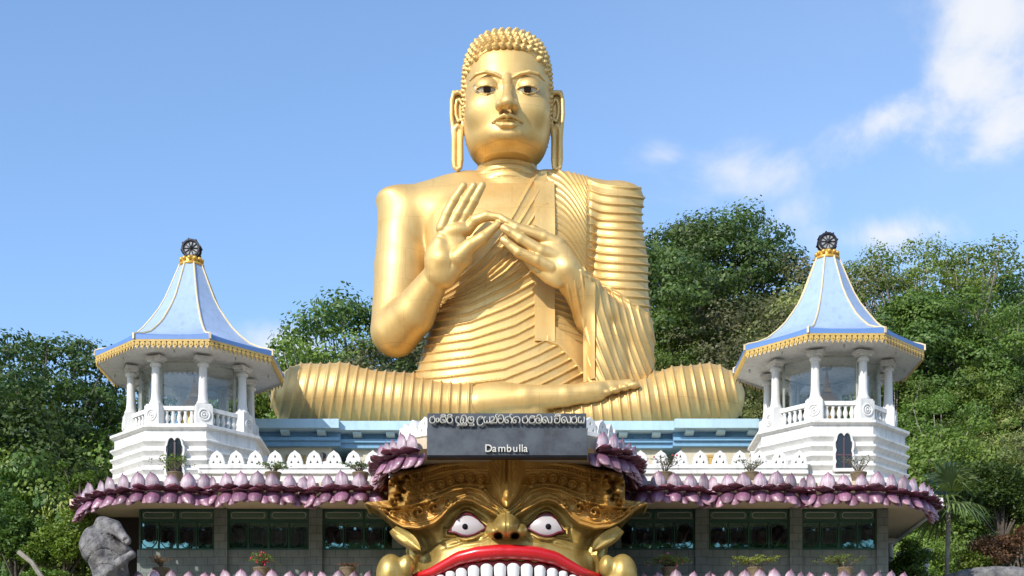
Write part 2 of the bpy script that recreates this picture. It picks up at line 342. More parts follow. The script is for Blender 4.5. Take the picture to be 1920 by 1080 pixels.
# ================================================================ petals
def petal(kind):
    nu, nv = 10, 12
    if kind == 'up':
        cl = lambda v: (0.16 + 0.07 * math.sin(PI * min(1, v * 0.95)), 0.60 * v)
        wd = lambda v: 0.235 * (max(0, 1 - v ** 4.2)) ** 0.55 * (0.92 + 0.12 * math.sin(PI * v)); cup = 0.13; th = 0.03
    elif kind == 'curl':
        cl = lambda v: (0.05 + 0.46 * math.sin(v * 1.62), -0.03 + 0.02 * math.sin(PI * v) + 0.13 * (max(0, v - 0.5) / .5) ** 1.5)
        wd = lambda v: 0.27 * (max(0, 1 - v ** 4.0)) ** 0.5 * (0.75 + 0.35 * math.sin(PI * v * 0.9)); cup = -0.035; th = 0.035
    else:
        cl = lambda v: (0.06 + 0.25 * math.sin(v * 1.9) + 0.07 * max(0, v - 0.8) / 0.2 * v, -0.50 * v)
        wd = lambda v: 0.225 * (max(0, 1 - v ** 5.0)) ** 0.5 * (0.72 + 0.42 * math.sin(PI * v * 0.82)); cup = 0.15; th = 0.03
    vs = []; al = []; fs = []
    for j in range(nv + 1):
        v = j / nv; v = 1 - (1 - v) ** 1.3
        o_, z_ = cl(v); w_ = max(wd(v), 0.006)
        for i in range(nu + 1):
            u = -1 + 2 * i / nu; x = w_ * u
            back = cup * u * u * (w_ / 0.25)
            zz = z_ + (0.045 * (1 - u * u) * v if kind != 'up' else 0.05 * (1 - abs(u)) ** 1.4 * max(0, v - .7) / .3)
            if kind == 'curl': zz = z_ - back + 0.02 * math.sin(u * 4) * v; y = -(o_ - 0.10 * u * u * v)
            else: y = -(o_ - back)
            vs.append((x, y, zz)); al.append(v)
    for j in range(nv):
        for i in range(nu): a = j * (nu + 1) + i; fs.append((a, a + 1, a + nu + 2, a + nu + 1))
    me = bpy.data.meshes.new('petal'); me.from_pydata(vs, [], fs)
    at = me.attributes.new('along', 'FLOAT', 'POINT'); at.data.foreach_set('value', al)
    bm = bmesh.new(); bm.from_mesh(me)
    bmesh.ops.recalc_face_normals(bm, faces=bm.faces)
    nf = len(bm.faces)
    bmesh.ops.solidify(bm, geom=bm.faces[:], thickness=th)
    bm.faces.ensure_lookup_table()
    for f in bm.faces: f.smooth = True
    # rim faces: those joining the two skins
    if kind == 'curl':
        for k, f in enumerate(bm.faces):
            if k >= 2 * nf: f.material_index = 1; f.smooth = False
    bm.to_mesh(me); bm.free()
    me.materials.append(M[{'up': 'pet_up', 'curl': 'pet_curl', 'hang': 'pet_hang'}[kind]]); me.materials.append(M['pet_rim'])
    return me
PET = {k: petal(k) for k in ('up', 'curl', 'hang')}
PNAME = {'up': 'upright_petal', 'curl': 'curled_petal', 'hang': 'hanging_petal'}
def resample(path, n, off=0.5):
    pts = [Vector((a, b, 0)) for a, b in path]; L = [0]
    for a, b in zip(pts, pts[1:]): L.append(L[-1] + (b - a).length)
    out = []
    for k in range(n):
        t = L[-1] * (k + off) / (n - 1 + 2 * off) if n > 1 else L[-1] / 2
        i = max(0, min(len(L) - 2, next((j for j in range(len(L) - 1) if L[j + 1] >= t), len(L) - 2)))
        q = (t - L[i]) / max(1e-6, L[i + 1] - L[i]); p = pts[i].lerp(pts[i + 1], q)
        a = pts[max(0, i - 1)]; b = pts[min(len(pts) - 1, i + 2)]
        d = (b - a).normalized() if i > 0 else (pts[i + 1] - pts[i]).normalized()
        out.append((p, d))
    return out
def petal_ring(parent, path, z0, n, kinds=('up', 'curl', 'hang'), sc=1.0, prefix='', back=None):
    """path runs so that its right-hand side (towards -Y for +X travel) is outward"""
    def put(kind, n, off, dz, s, dback=0.0, tilt=0.0):
        for p, d in resample(path, n, off):
            nrm = Vector((d.y, -d.x, 0))      # outward
            ang = math.atan2(nrm.x, -nrm.y)
            if abs(nrm.x) > 0 and back and p.y > back: continue
            me = PET[kind]; o = bpy.data.objects.new(prefix + PNAME[kind], me); scene.collection.objects.link(o)
            o.parent = parent
            k = s * rng.uniform(0.93, 1.08)
            o.location = (p.x - nrm.x * dback, p.y - nrm.y * dback, z0 + dz + rng.uniform(-.012, .012))
            o.rotation_euler = (tilt + rng.uniform(-.11, .11), rng.uniform(-.09, .09), ang + rng.uniform(-.13, .13)); o.scale = (k * rng.uniform(.96, 1.06), k, k)
    if 'up' in kinds: put('up', n, 0.5, -0.12, sc, 0.05)
    if 'curl' in kinds: put('curl', n + 1, 0.35, -0.05, sc * 0.98); put('curl', n, 0.5, -0.10, sc * .9, .08)
    if 'hang' in kinds:
        put('hang', n, 0.5, -0.03, sc); put('hang', n + 1, 0.0, -0.10, sc * 0.90, 0.10)
def arc(x0, x1, y0=48.95, dep=0.65, n=14):
    return [(x0 + (x1 - x0) * t / n, y0 - dep * max(0, math.sin(PI * t / n)) ** 0.6) for t in range(n + 1)]

# ================================================================ temple building
bld = wroot('temple_building', (-0.15, 52, 0), 'temple building with grey tiled walls, blue cornice and eaves of purple lotus petals', 'temple')
WX0, WX1, WY = -12.93, 12.95, 51.5
ZW0, ZW1 = 11.33, 12.75
def part(mb, name, m, parent=None, **k): return mb.build(name, m, parent or bld, **k)
# lower wall, pillars, upper lintel
part(MB().box(WX0, WX1, WY, WY + 0.25, 0.0, ZW0), 'tiled_wall', M['tile'])
part(MB().box(WX0, WX0 + .2, WY + .25, 63, 0, 12.75), 'side_wall', M['tile'])
part(MB().box(WX1 - .2, WX1, WY + .25, 63, 0, 12.75), 'side_wall', M['tile'])
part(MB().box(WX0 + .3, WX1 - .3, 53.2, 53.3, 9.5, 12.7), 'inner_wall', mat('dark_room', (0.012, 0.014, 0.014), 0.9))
part(MB().box(-14.3, WX0 - .003, 53.0, 53.2, 0, 12.74), 'set_back_wall', mat('dark_brown_wall', (0.03, 0.022, 0.02), 0.9))
s5 = WY / F
xx = lambda px: (px - 960) * s5
for a, b in ((403, 427), (580, 605), (1303, 1328), (1480, 1503), (1643, 1664), (735, 1165)):
    d = 0.12 if b - a < 50 else 0.0
    part(MB().box(xx(a), xx(b), WY - d, WY + .2, 9.0 if d else ZW0, 12.747), 'pillar', M['tile'])
tint_glass = bpy.data.materials.new('window_glass'); tint_glass.use_nodes = True
t_ = tint_glass.node_tree; t_.nodes.clear()
_o = t_.nodes.new('ShaderNodeOutputMaterial'); _m = t_.nodes.new('ShaderNodeMixShader'); _t = t_.nodes.new('ShaderNodeBsdfTransparent'); _g = t_.nodes.new('ShaderNodeBsdfGlossy')
_t.inputs[0].default_value = (0.62, 0.70, 0.68, 1); _g.inputs['Roughness'].default_value = 0.02; _g.inputs[0].default_value = (0.42, 0.72, 0.68, 1); _m.inputs[0].default_value = 0.22
t_.links.new(_t.outputs[0], _m.inputs[1]); t_.links.new(_g.outputs[0], _m.inputs[2]); t_.links.new(_m.outputs[0], _o.inputs[0])
def window(pa, pb, curtains_or_reflections=()):
    x0, x1 = xx(pa), xx(pb); zt = ZW1 - .02; zm = 12.33; z0 = ZW0
    f = MB(); t = 0.055; y0, y1 = WY - .02, WY + .1
    f.box(x0, x1, y0, y1, zt - t, zt); f.box(x0, x1, y0, y1, z0, z0 + t); f.box(x0 + t, x1 - t, y0 + .004, y1, zm - .05, zm + .05)
    f.box(x0, x0 + t, y0 + .002, y1, z0 + t, zt - t); f.box(x1 - t, x1, y0 + .002, y1, z0 + t, zt - t)
    W = (x1 - x0) / 4
    for k in (1, 2, 3):
        q = x0 + W * k; h = .035 if k == 2 else .022
        f.box(q - h, q + h, y0 + .006, y1 - .01, z0 + t, zm - .05)
    f.box(x0 + 2*W - .035, x0 + 2*W + .035, y0 + .006, y1, zm + .05, zt - t)
    win = part(f, 'window', M['green'])
    MB().box(x0 + .02, x1 - .02, WY + .05, WY + .06, z0 + .02, zt - .02).build('pane', tint_glass, win)
    lat = MB()
    for k in range(4):
        a, b = x0 + W * k + .075, x0 + W * (k + 1) - .075; c = .15; zb, zc = z0 + .09, zm - .1
        lp = [(a + c, zb), (b - c, zb), (b, zb + c * 1.1), (b, zc - c * 1.1), (b - c, zc), (a + c, zc), (a, zc - c * 1.1), (a, zb + c * 1.1)]
        lat.tube([(p[0], WY + .03, p[1]) for p in lp], .016, 6, closed=True)
    lat.build('lattice', M['green'], win)
    for k in range(2):
        a, b = x0 + 2 * W * k + .12, x0 + 2 * W * (k + 1) - .12; zc = (zm + .05 + zt - t) / 2; r = .10; lp = []
        for q in range(9): an = -PI / 2 + PI * q / 8; lp.append((b - r + r * math.cos(an), zc + r * math.sin(an)))
        for q in range(9): an = PI / 2 + PI * q / 8; lp.append((a + r + r * math.cos(an), zc + r * math.sin(an)))
        MB().tube([(p[0], WY + .02, p[1]) for p in lp], .013, 5, closed=True).build('transom_ring', M['trim'], win)
    for (ca, cb, za, zb2, mt, scal) in curtains_or_reflections:  # cloth curtains, plus one sheet painted as a sky reflection
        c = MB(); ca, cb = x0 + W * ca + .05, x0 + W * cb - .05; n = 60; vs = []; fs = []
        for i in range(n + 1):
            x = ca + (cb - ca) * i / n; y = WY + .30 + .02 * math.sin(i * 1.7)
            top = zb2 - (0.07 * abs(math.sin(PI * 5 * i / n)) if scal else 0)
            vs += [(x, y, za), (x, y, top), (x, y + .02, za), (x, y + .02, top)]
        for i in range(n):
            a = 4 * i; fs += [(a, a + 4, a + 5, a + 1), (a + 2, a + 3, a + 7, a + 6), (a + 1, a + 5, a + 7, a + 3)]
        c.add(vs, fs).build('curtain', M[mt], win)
window(262, 403)
window(427, 580, [(0, 4, ZW0 + .02, 12.2, 'curtain', True)])  # scalloped pale sheet imitates sky mirrored in this glass, no real curtain
window(605, 760, [(1.15, 3.1, ZW0 + .02, 11.75, 'curtaingreen', False)])
window(1150, 1303, [(1.0, 2.9, ZW0 + .02, 11.75, 'curtaingreen', False), (3.2, 3.85, ZW0 + .02, 12.7, 'ochrewin', False)])
window(1328, 1480)
window(1503, 1643, [(0, 4, ZW0 + .02, 12.15, 'curtaingreen', True)])
# eaves ----------------------------------------------------------
XC = -0.14
pathA = [(-14.7,51.3),(-14.4,50.4),(-13.9,49.6),(-13.2,48.95),(-12.4,48.5),(-11.5,48.35),(-10.6,48.5),(-10.1,48.68),(-9.87,48.95)]
pathF = [(9.6,48.95),(9.83,48.68),(10.3,48.5),(11.2,48.35),(12.1,48.5),(12.9,48.95),(13.6,49.6),(14.05,50.4),(14.3,51.3)]
EAVES = [(pathA, 12), (arc(-9.87, -6.64), 7), (arc(-6.64, -3.75), 6), (arc(3.55, 6.43), 6), (arc(6.43, 9.6), 7), (pathF, 12)]
def eave(path, n, z0=12.72, inset=0.06, kinds=('up','curl','hang'), name='lotus_eave', th=0.24, ny=51.49, prefix='', sc=1.0):
    pts = [(p.x - d.y * inset, p.y + d.x * inset) for p, d in resample(path, 24, 0.0)]
    mb = MB(); k = len(pts)
    lo = [(x, y, z0 + .03) for x, y in pts]; hi = [(x, y, z0 + th + .03) for x, y in pts]
    bl_ = [(x, ny, z0 + .03) for x, y in pts]; bh = [(x, ny, z0 + th + .03) for x, y in pts]
    vs = lo + hi + bl_ + bh; fs = []
    for i in range(k - 1):
        if pts[i][1] > ny - .02 and pts[i+1][1] > ny - .02: continue
        fs += [(i, i+1, k+i+1, k+i), (i, 2*k+i, 2*k+i+1, i+1), (k+i, k+i+1, 3*k+i+1, 3*k+i)]
    mb.add(vs, fs)
    e = part(mb, name, M['soffit'])
    petal_ring(e, path, z0, n, kinds, prefix=prefix, sc=sc)
    return e
for pth, n in EAVES: eave(pth, n)
# roof slab behind the petals with overhanging ends
part(MB().add([(-15.05,51.5,12.78),(-14.2,50.3,12.78),(-12.9,49.4,12.78),(12.7,49.4,12.78),(13.9,50.3,12.78),(14.62,51.5,12.78),(14.62,63,12.78),(-15.05,63,12.78)] +
     [(-15.05,51.5,13.04),(-14.2,50.3,13.04),(-12.9,49.4,13.04),(12.7,49.4,13.04),(13.9,50.3,13.04),(14.62,51.5,13.04),(14.62,63,13.04),(-15.05,63,13.04)],
     [(7,6,5,4,3,2,1,0),(8,9,10,11,12,13,14,15)] + [(i, (i+1) % 8, 8 + (i+1) % 8, 8 + i) for i in range(8)]), 'roof_slab', M['soffit'])
part(MB().box(14.64, 14.78, 51.2, 62, 12.70, 13.06), 'eave_fascia', M['white'])
part(MB().box(-15.2, -15.07, 51.3, 62, 12.70, 13.04), 'eave_fascia', M['soffit'])
# lower row of lotus petals, only the tips are seen
zl = 9.62
LOW = [(pathA, 12), (arc(-9.87, -6.64), 7), (arc(-6.64, -4.6), 5), (arc(4.2, 6.43), 5), (arc(6.43, 9.6), 7), (pathF, 12)]
for pth, n in LOW: eave(pth, n, z0=zl, kinds=('up',), name='lower_lotus_eave', prefix='lower_', sc=0.92)
# white parapet with pierced merlons ---------------------------------
def parapet(x0, x1, y, centres, ztop=14.37):
    mb = MB()
    mb.box(x0, x1, y + .10, y + .35, 13.05, 13.62); mb.box(x0 - .03, x1 + .03, y, y + .4, 13.62, 13.74)
    mb.box(x0, x1, y + .08, y + .3, 13.742, 13.80); mb.box(x0 - .02, x1 + .02, y + .03, y + .33, 13.802, 13.93)
    p = part(mb, 'parapet', M['white'])
    for c in centres:
        o = bpy.data.objects.new('merlon', MERLON); scene.collection.objects.link(o); o.parent = p; o.location = (c, y + .07, 13.932)
    return p
def ml():
    pts = [(-.25, 0), (-.268, .05), (-.262, .10), (-.238, .14), (-.232, .21), (-.20, .27), (-.175, .33), (-.12, .385), (-.06, .42), (0, .475)]
    outer = pts + [(-x, z) for x, z in pts[::-1][1:]]
    tri = lambda cx, cz, s=.06: [(cx - s, cz - s), (cx + s, cz - s), (cx, cz + s * 1.1)]
    me = flat2d([outer, tri(-.115, .10), tri(.115, .10), tri(0, .29)], 0.26, 0.008)
    b2 = MB().box(-.2, .2, .225, .235, .03, .20).box(-.08, .08, .225, .235, .22, .36); m2 = bpy.data.meshes.new('x'); m2.from_pydata(b2.v, [], b2.f)
    bm = bmesh.new(); bm.from_mesh(me); bm.from_mesh(m2); bm.to_mesh(me); bm.free(); return me
MERLON = ml(); MERLON.materials.append(M['white']); MERLON.name = 'merlon'
s0 = 50.15 / F
parapet(-10.5, -3.9, 50.05, [(c - 960) * s0 for c in (407, 443, 479, 516, 553, 589, 626, 663, 699)])
parapet(3.75, 9.9, 50.05, [(c - 960) * s0 for c in (1201, 1239, 1276, 1313, 1350, 1387, 1424, 1462, 1499)])
part(MB().box(-13.1, 12.9, 50.35, 50.6, 13.045, 13.55), 'roof_kerb', M['white'])
# blue cornice block --------------------------------------------------
def cornice(x0, x1, y, endl=True, endr=True):
    c = MB(); e = .004
    c.box(x0, x1, y, 64, 16.76, 17.10)
    lay = [(0.62, 16.52, 16.756), (0.42, 16.40, 16.518), (0.54, 16.22, 16.398)]
    top = part(c, 'cornice', M['cyan'])
    m2 = MB()
    for dy, za, zb in lay: m2.box(x0 + (0 if not endl else dy * .3), x1 - (0 if not endr else dy * .3), y + dy, 63.9, za, zb)
    m2.build('cornice_moulding', M['blue'], top)
    k = int((x1 - x0) / 1.15)
    for i in range(k):
        q = x0 + (x1 - x0) * (i + .5) / k
        if i == 0:
            b = MB(); b.add([(-.16, .15, 16.752), (.16, .15, 16.752), (.16, .614, 16.752), (-.16, .614, 16.752), (-.16, .15, 16.67), (.16, .15, 16.67), (.16, .614, 16.535), (-.16, .614, 16.535)], [(0,1,2,3),(7,6,5,4),(0,4,5,1),(1,5,6,2),(2,6,7,3),(3,7,4,0)])
            bo = b.build('bracket', M['cyan'], top)
        else: bo = dup(bo)
        bo.location = (q, y, 0)
    part(MB().box(x0 + .35, x1 - .35, y + 0.8, 63.8, 13.05, 16.218), 'upper_wall', M['cream'])
cornice(-12.0, -6.5, 56.0, True, False); cornice(-6.497, 6.10, 56.3, False, False); cornice(6.103, 12.0, 56.0, False, True)
for px0, px1, yy in ((537, 573, 56.78), (1325, 1353, 56.78)):
    a, b = (px0 - 960) * yy / F, (px1 - 960) * yy / F
    f = MB(); f.box(a, b, yy - .04, yy + .03, 15.85, 15.93); f.box(a, a + .07, yy - .04, yy + .03, 14.6, 15.85); f.box(b - .07, b, yy - .04, yy + .03, 14.6, 15.85)
    f.box((a+b)/2 - .03, (a+b)/2 + .03, yy - .035, yy + .03, 14.6, 15.85)
    wn = part(f, 'upper_window', M['ochrewin']); MB().box(a + .02, b - .02, yy - .015, yy + .02, 14.6, 15.86).build('pane', M['ochre'], wn)

# balcony over the gate, with its own lotus rim ------------------------
sideL = [(-4.1, 49.6), (-4.12, 48.6), (-4.08, 47.6), (-4.0, 46.9), (-3.75, 46.2), (-3.3, 45.65), (-2.75, 45.3), (-2.3, 45.2)]
mir = lambda p: [(2 * XC - x, y) for x, y in p][::-1]
sideR = mir(sideL)
ring = sideL + [(-1, 45.15), (1 + 2*XC, 45.15)] + sideR
bal = MB(); k = len(ring)
ins = lambda q, t: [(XC + (x - XC) * t, 50 + (y - 50) * t) for x, y in ring]
r1 = ins(ring, .97)
bal.add([(x, y, 13.26) for x, y in r1] + [(x, y, 13.6) for x, y in r1], [tuple(range(k))[::-1], tuple(range(k, 2 * k))] + [(i, (i+1) % k, k + (i+1) % k, k + i) for i in range(k)])
balc = part(bal, 'balcony', M['soffit'])
sL = sideL[:-2] + [(-2.80, 45.33)]
petal_ring(balc, sL, 13.2, 11, prefix='balcony_', sc=1.05); petal_ring(balc, mir(sL), 13.2, 11, prefix='balcony_', sc=1.05)
r2 = ins(ring, .90); r3 = ins(ring, .87); pr = MB()
pr.add([(x, y, 13.602) for x, y in r3] + [(x, y, 13.78) for x, y in r3], [tuple(range(k))[::-1], tuple(range(k, 2 * k))] + [(i, (i+1) % k, k + (i+1) % k, k + i) for i in range(k)])
pr.add([(x, y, 13.782) for x, y in r2] + [(x, y, 13.90) for x, y in r2], [tuple(range(k))[::-1], tuple(range(k, 2 * k))] + [(i, (i+1) % k, k + (i+1) % k, k + i) for i in range(k)])
bp = part(pr, 'balcony_parapet', M['white'])
for side in (ins(sideL, 1), ):
    pass
L_ = [(XC + (x - XC) * .885, 50 + (y - 50) * .885) for x, y in sideL]; R_ = mir(L_)
for pth in (L_, R_):
    for p, d in resample(pth, 9, 0.3):
        o = bpy.data.objects.new('merlon', MERLON); scene.collection.objects.link(o); o.parent = bp
        nrm = Vector((d.y, -d.x, 0)); o.location = (p.x, p.y, 13.902); o.rotation_euler = (0, 0, math.atan2(nrm.x, -nrm.y)); o.scale = (1.0, 1, 1.02)

# ================================================================ bell towers
def tower(name, loc, label):
    ZB = 13.045
    root = empty(name, (0, 0, 0), 0, label, 'tower', 'bell towers with blue tent roofs')
    rot = R(22.5); made = []
    def pt(mb, nm, m, parent=root, **k):
        o = mb.build(nm, m, parent, **k); o.data.transform(Matrix.Translation((0, 0, -ZB))); made.append(o); return o
    prof = [(2.86, ZB), (2.86, 13.36), (2.70, 13.44)]
    z = 13.44
    for k in range(5):
        prof += [(2.70, z), (2.70, z + .06), (2.86, z + .20), (2.86, z + .255), (2.76, z + .265)]; z += .325
    prof += [(2.70, z), (2.70, 15.36), (2.82, 15.40), (2.86, 15.42), (2.86, 15.51)]
    pt(MB().lathe(prof, 8, rot=rot), 'tower_wall', M['white'])
    # arched windows with a scalloped white surround
    half = [(-.34, 13.75), (-.34, 13.9), (-.30, 14.0), (-.34, 14.12), (-.34, 14.3), (-.30, 14.42), (-.34, 14.55), (-.34, 14.72), (-.29, 14.80), (-.27, 14.92), (-.22, 15.02), (-.14, 15.07), (-.06, 15.05), (0, 14.96)]
    outl = half + [(-x, q) for x, q in half[::-1][1:]]
    inner = [(x * .86, 13.84 + (q - 13.75) * .91) for x, q in outl]
    for k in range(4):
        ap = 2.86 * math.cos(PI / 8) + .03
        Mx = Matrix.Rotation(k * PI / 2, 4, 'Z') @ Matrix.Translation((0, -ap, -ZB))
        me = flat2d([outl, inner], 0.30, 0.01); me.transform(Mx @ Matrix.Translation((0, -.07, 0))); wo_ = mkobj('arched_window', me, M['white'], root)
        me = flat2d([inner], 0.05); me.transform(Matrix.Rotation(k * PI / 2, 4, 'Z') @ Matrix.Translation((0, -ap + .005, -ZB))); mkobj('pane', me, M['darkglass'], wo_)
        f = MB(); f.box(-.03, .03, -ap - .03, -ap + .01, 13.86, 14.9); f.box(-.29, -.24, -ap - .028, -ap + .01, 13.86, 14.75); f.box(.24, .29, -ap - .028, -ap + .01, 13.86, 14.75)
        f.box(-.24, -.027, -ap - .025, -ap + .01, 14.28, 14.33); f.box(.027, .24, -ap - .025, -ap + .01, 14.28, 14.33)
        fo = f.build('casement', M['wood_dark'], wo_); fo.data.transform(Matrix.Rotation(k * PI / 2, 4, 'Z') @ Matrix.Translation((0, 0, -ZB)))
    # deck, pedestals, columns, balusters
    pt(MB().lathe([(2.62, 15.512), (2.62, 15.60)], 8, rot=rot), 'deck', M['white'])
    rc = 2.13
    rail = MB(); cols = []
    for k in range(8):
        a = rot + k * PI / 4; c = Vector((math.cos(a), math.sin(a), 0)) * rc; t = Vector((-math.sin(a), math.cos(a), 0))
        pd = MB(); pd.obox((c.x, c.y, 15.602), (t.x, t.y), .58, .50, .70); pd.obox((c.x, c.y, 16.304), (t.x, t.y), .50, .44, .06)
        pdo = pt(pd, 'pedestal', M['white'])
        ro = MB(); Q = Matrix.Rotation(a - (-PI / 2), 4, 'Z')
        ring_ = [Q @ Vector((.19 * math.cos(q * PI / 8), -rc - .26, 15.96 + .19 * math.sin(q * PI / 8))) for q in range(16)]
        ro.tube(ring_, .035, 6, closed=True); ring_ = [Q @ Vector((.10 * math.cos(q * PI / 5), -rc - .26, 15.96 + .10 * math.sin(q * PI / 5))) for q in range(10)]
        ro.tube(ring_, .03, 6, closed=True); cc = Q @ Vector((0, -rc - .26, 15.96)); ro.ball((cc.x, cc.y, cc.z), .05)
        r_o = pt(ro, 'round_boss', M['white'], pdo, smooth=True)
        cl_ = MB(); n = 12
        cl_.lathe([(.23, 16.366), (.23, 16.42), (.20, 16.46), (.18, 16.52), (.155, 16.75), (.14, 17.60), (.135, 17.66)], 12, (c.x, c.y, 0))
        co = pt(cl_, 'column', M['white'], autos=40)
        cp = MB(); cp.lathe([(.15, 17.662), (.20, 17.70), (.205, 17.76), (.15, 17.80), (.15, 17.84)], 12, (c.x, c.y, 0)); cp.obox((c.x, c.y, 17.842), (t.x, t.y), .46, .36, .07); cp.obox((c.x, c.y, 17.914), (t.x, t.y), .62, .42, .10)
        pt(cp, 'capital', M['white'], co)
        a2 = rot + (k + 1) * PI / 4; c2 = Vector((math.cos(a2), math.sin(a2), 0)) * rc
        mid = (c + c2) / 2; d = (c2 - c); L = d.length - .56; dn = d.normalized()
        rail.obox((mid.x, mid.y, 16.16), (d.x, d.y), L, .22, .14); rail.obox((mid.x, mid.y, 15.602), (d.x, d.y), L, .22, .07)
        cols.append((mid, dn, L))
    ro_ = pt(rail, 'balustrade', M['white'])
    bme = None
    for mid, dn, L in cols:
        for j in range(5):
            q = mid + dn * L * ((j + .5) / 5 - .5)
            if bme is None:
                b = MB().lathe([(.07, 0), (.07, .05), (.045, .09), (.085, .18), (.09, .24), (.06, .34), (.042, .40), (.07, .45), (.07, .485)], 8)
                o = b.build('baluster', M['white'], ro_, smooth=True); bme = o.data
            else:
                o = bpy.data.objects.new('baluster', bme); scene.collection.objects.link(o); o.parent = ro_
            o.location = (q.x, q.y, 15.674 - ZB)
    # glass room
    rg = 1.80; gf = MB()
    for k in range(8):
        a = rot + k * PI / 4; c = Vector((math.cos(a), math.sin(a), 0)) * rg; a2 = a + PI / 4; c2 = Vector((math.cos(a2), math.sin(a2), 0)) * rg
        gf.obox((c.x, c.y, 15.602), (-math.sin(a), math.cos(a)), .07, .07, 2.4)
        m_ = (c + c2) / 2; d = c2 - c; gf.obox((m_.x, m_.y, 17.93), (d.x, d.y), d.length - .08, .05, .06)
        gp = MB(); gp.obox((m_.x, m_.y, 15.605), (d.x, d.y), d.length - .08, .012, 2.32); pt(gp, 'glass_pane', M['glass'])
    pt(gf, 'glazing_frame', M['trim'])
    # roof
    pr_ = [(3.24, 18.46), (2.87, 18.60), (2.45, 18.80), (2.02, 19.15), (1.72, 19.45), (1.45, 19.80), (1.17, 20.20), (.95, 20.60), (.76, 21.05), (.60, 21.45), (.46, 21.80), (.42, 21.92)]
    sf = MB().lathe([(3.30, 18.02), (3.30, 18.10), (.2, 18.115), (.2, 18.02)], 8, rot=rot, cap=False); 
    pt(sf, 'soffit', M['white'])
    pt(MB().lathe(pr_, 8, rot=rot), 'roof', M['roofblue'], autos=25)
    # edge band, deeper at the corners
    eb = MB(); vs = []; fs = []; n = 12
    for k in range(8):
        a = Vector((math.cos(rot + k*PI/4), math.sin(rot + k*PI/4), 0)); b = Vector((math.cos(rot + (k+1)*PI/4), math.sin(rot + (k+1)*PI/4), 0))
        for i in range(n + 1):
            t = i / n; q = a.lerp(b, t); e = abs(2 * t - 1); up = .05 * e ** 3
            base = len(vs)
            vs += [(*(q * 3.36).xy, 18.27), (*(q * 3.36).xy, 18.40 + up), (*(q * 3.20).xy, 18.475 + up), (*(q * 3.2).xy, 18.27)]
            if i < n: fs += [(base, base + 4, base + 5, base + 1), (base + 1, base + 5, base + 6, base + 2), (base + 3, base + 7, base + 4, base)]
    eb.add(vs, fs); pt(eb, 'roof_edge', M['edgeblue'])
    for k in range(8):
        a = rot + k * PI / 4
        rb = MB(); pts = [(math.cos(a) * (r + .0), math.sin(a) * (r + .0), z_ + .02) for r, z_ in [(3.38, 18.42), (3.24, 18.49)] + pr_[1:]]
        rb.tube(pts, [.045] * 3 + [.038] * 4 + [.032] * 6, 6); rb.obox((math.cos(a) * 3.38, math.sin(a) * 3.38, 18.28), (-math.sin(a), math.cos(a)), .07, .05, .20)
        pt(rb, 'roof_rib', M['ribcream'], smooth=False)
    fr = MB()
    for k in range(8):
        a = Vector((math.cos(rot + k*PI/4), math.sin(rot + k*PI/4), 0)) * 3.34; b = Vector((math.cos(rot + (k+1)*PI/4), math.sin(rot + (k+1)*PI/4), 0)) * 3.34
        m_ = (a + b) / 2; d = (b - a); L = d.length; dn = d.normalized(); nn = m_.normalized()
        fr.obox((m_.x, m_.y, 18.20), (d.x, d.y), L, .03, .07)
        N = 14
        for i in range(N):
            q = a + d * ((i + .5) / N); h = L / N / 2 * .9
            sh = [(-h * .6, 0), (-h, -.05), (-h * .95, -.11), (-h * .4, -.16), (0, -.235), (h * .4, -.16), (h * .95, -.11), (h, -.05), (h * .6, 0)]; sh = [(x_, z_ * 1.12) for x_, z_ in sh]
            f0 = [q + dn * x + nn * .014 + Vector((0, 0, 18.202 + z_)) for x, z_ in sh]; f1 = [p - nn * .03 for p in f0]
            m9 = len(sh); fr.add(f0 + f1, [tuple(range(m9)), tuple(range(m9, 2*m9))[::-1]] + [(i2, m9 + i2, m9 + (i2+1) % m9, (i2+1) % m9) for i2 in range(m9)])
            cq = q + nn * .02 + Vector((0, 0, 18.10)); fr.ball((cq.x, cq.y, cq.z), .028, 6, 4)
    pt(fr, 'pendant_fringe', M['ochre'])
    sl = MB()
    for k in range(8):
        a = rot + (k + .5) * PI / 4; sl.box(math.cos(a) * 2.75 - .03, math.cos(a) * 2.75 + .03, math.sin(a) * 2.75 - .03, math.sin(a) * 2.75 + .03, 17.90, 18.018)
    pt(sl, 'soffit_lamps', M['trim'])
    fi = MB().lathe([(.44, 21.86), (.46, 21.94), (.40, 21.97), (.34, 22.0), (.40, 22.06), (.36, 22.12), (.24, 22.16), (.22, 22.22), (.16, 22.26), (.05, 22.28)], 16)
    for q in range(12):
        a = 2 * PI * q / 12; fi.ball((.37 * math.cos(a), .37 * math.sin(a), 22.09), .085, 7, 5, (1, 1, .9))
    pt(fi, 'finial', M['brightgold'], smooth=True)
    wc = 22.50
    wh = MB(); 
    for rz in (0,):
        Q = Matrix.Rotation(rz, 4, 'Z')
        for yy in (-.16, .16):
            wh.tube([Q @ Vector((.29 * math.cos(q * PI / 12), yy, wc + .29 * math.sin(q * PI / 12))) for q in range(24)], .048, 6, closed=True)
            for q in range(10): a = q * PI / 5; wh.tube([Q @ Vector((.05 * math.cos(a), yy, wc + .05 * math.sin(a))), Q @ Vector((.28 * math.cos(a), yy, wc + .28 * math.sin(a)))], .016, 5)
            c = Q @ Vector((0, yy, wc)); wh.ball((c.x, c.y, c.z), .06, 8, 6)
        for q in range(8):
            a = q * PI / 4 + .2; c = Q @ Vector((.345 * math.cos(a), 0, wc + .345 * math.sin(a))); wh.tube([Q @ Vector((.34 * math.cos(a), -.18, wc + .34 * math.sin(a))), Q @ Vector((.34 * math.cos(a), .18, wc + .34 * math.sin(a)))], .035, 6)
    wo2 = pt(wh, 'dharma_wheel', M['wheel'])
    dk = MB()
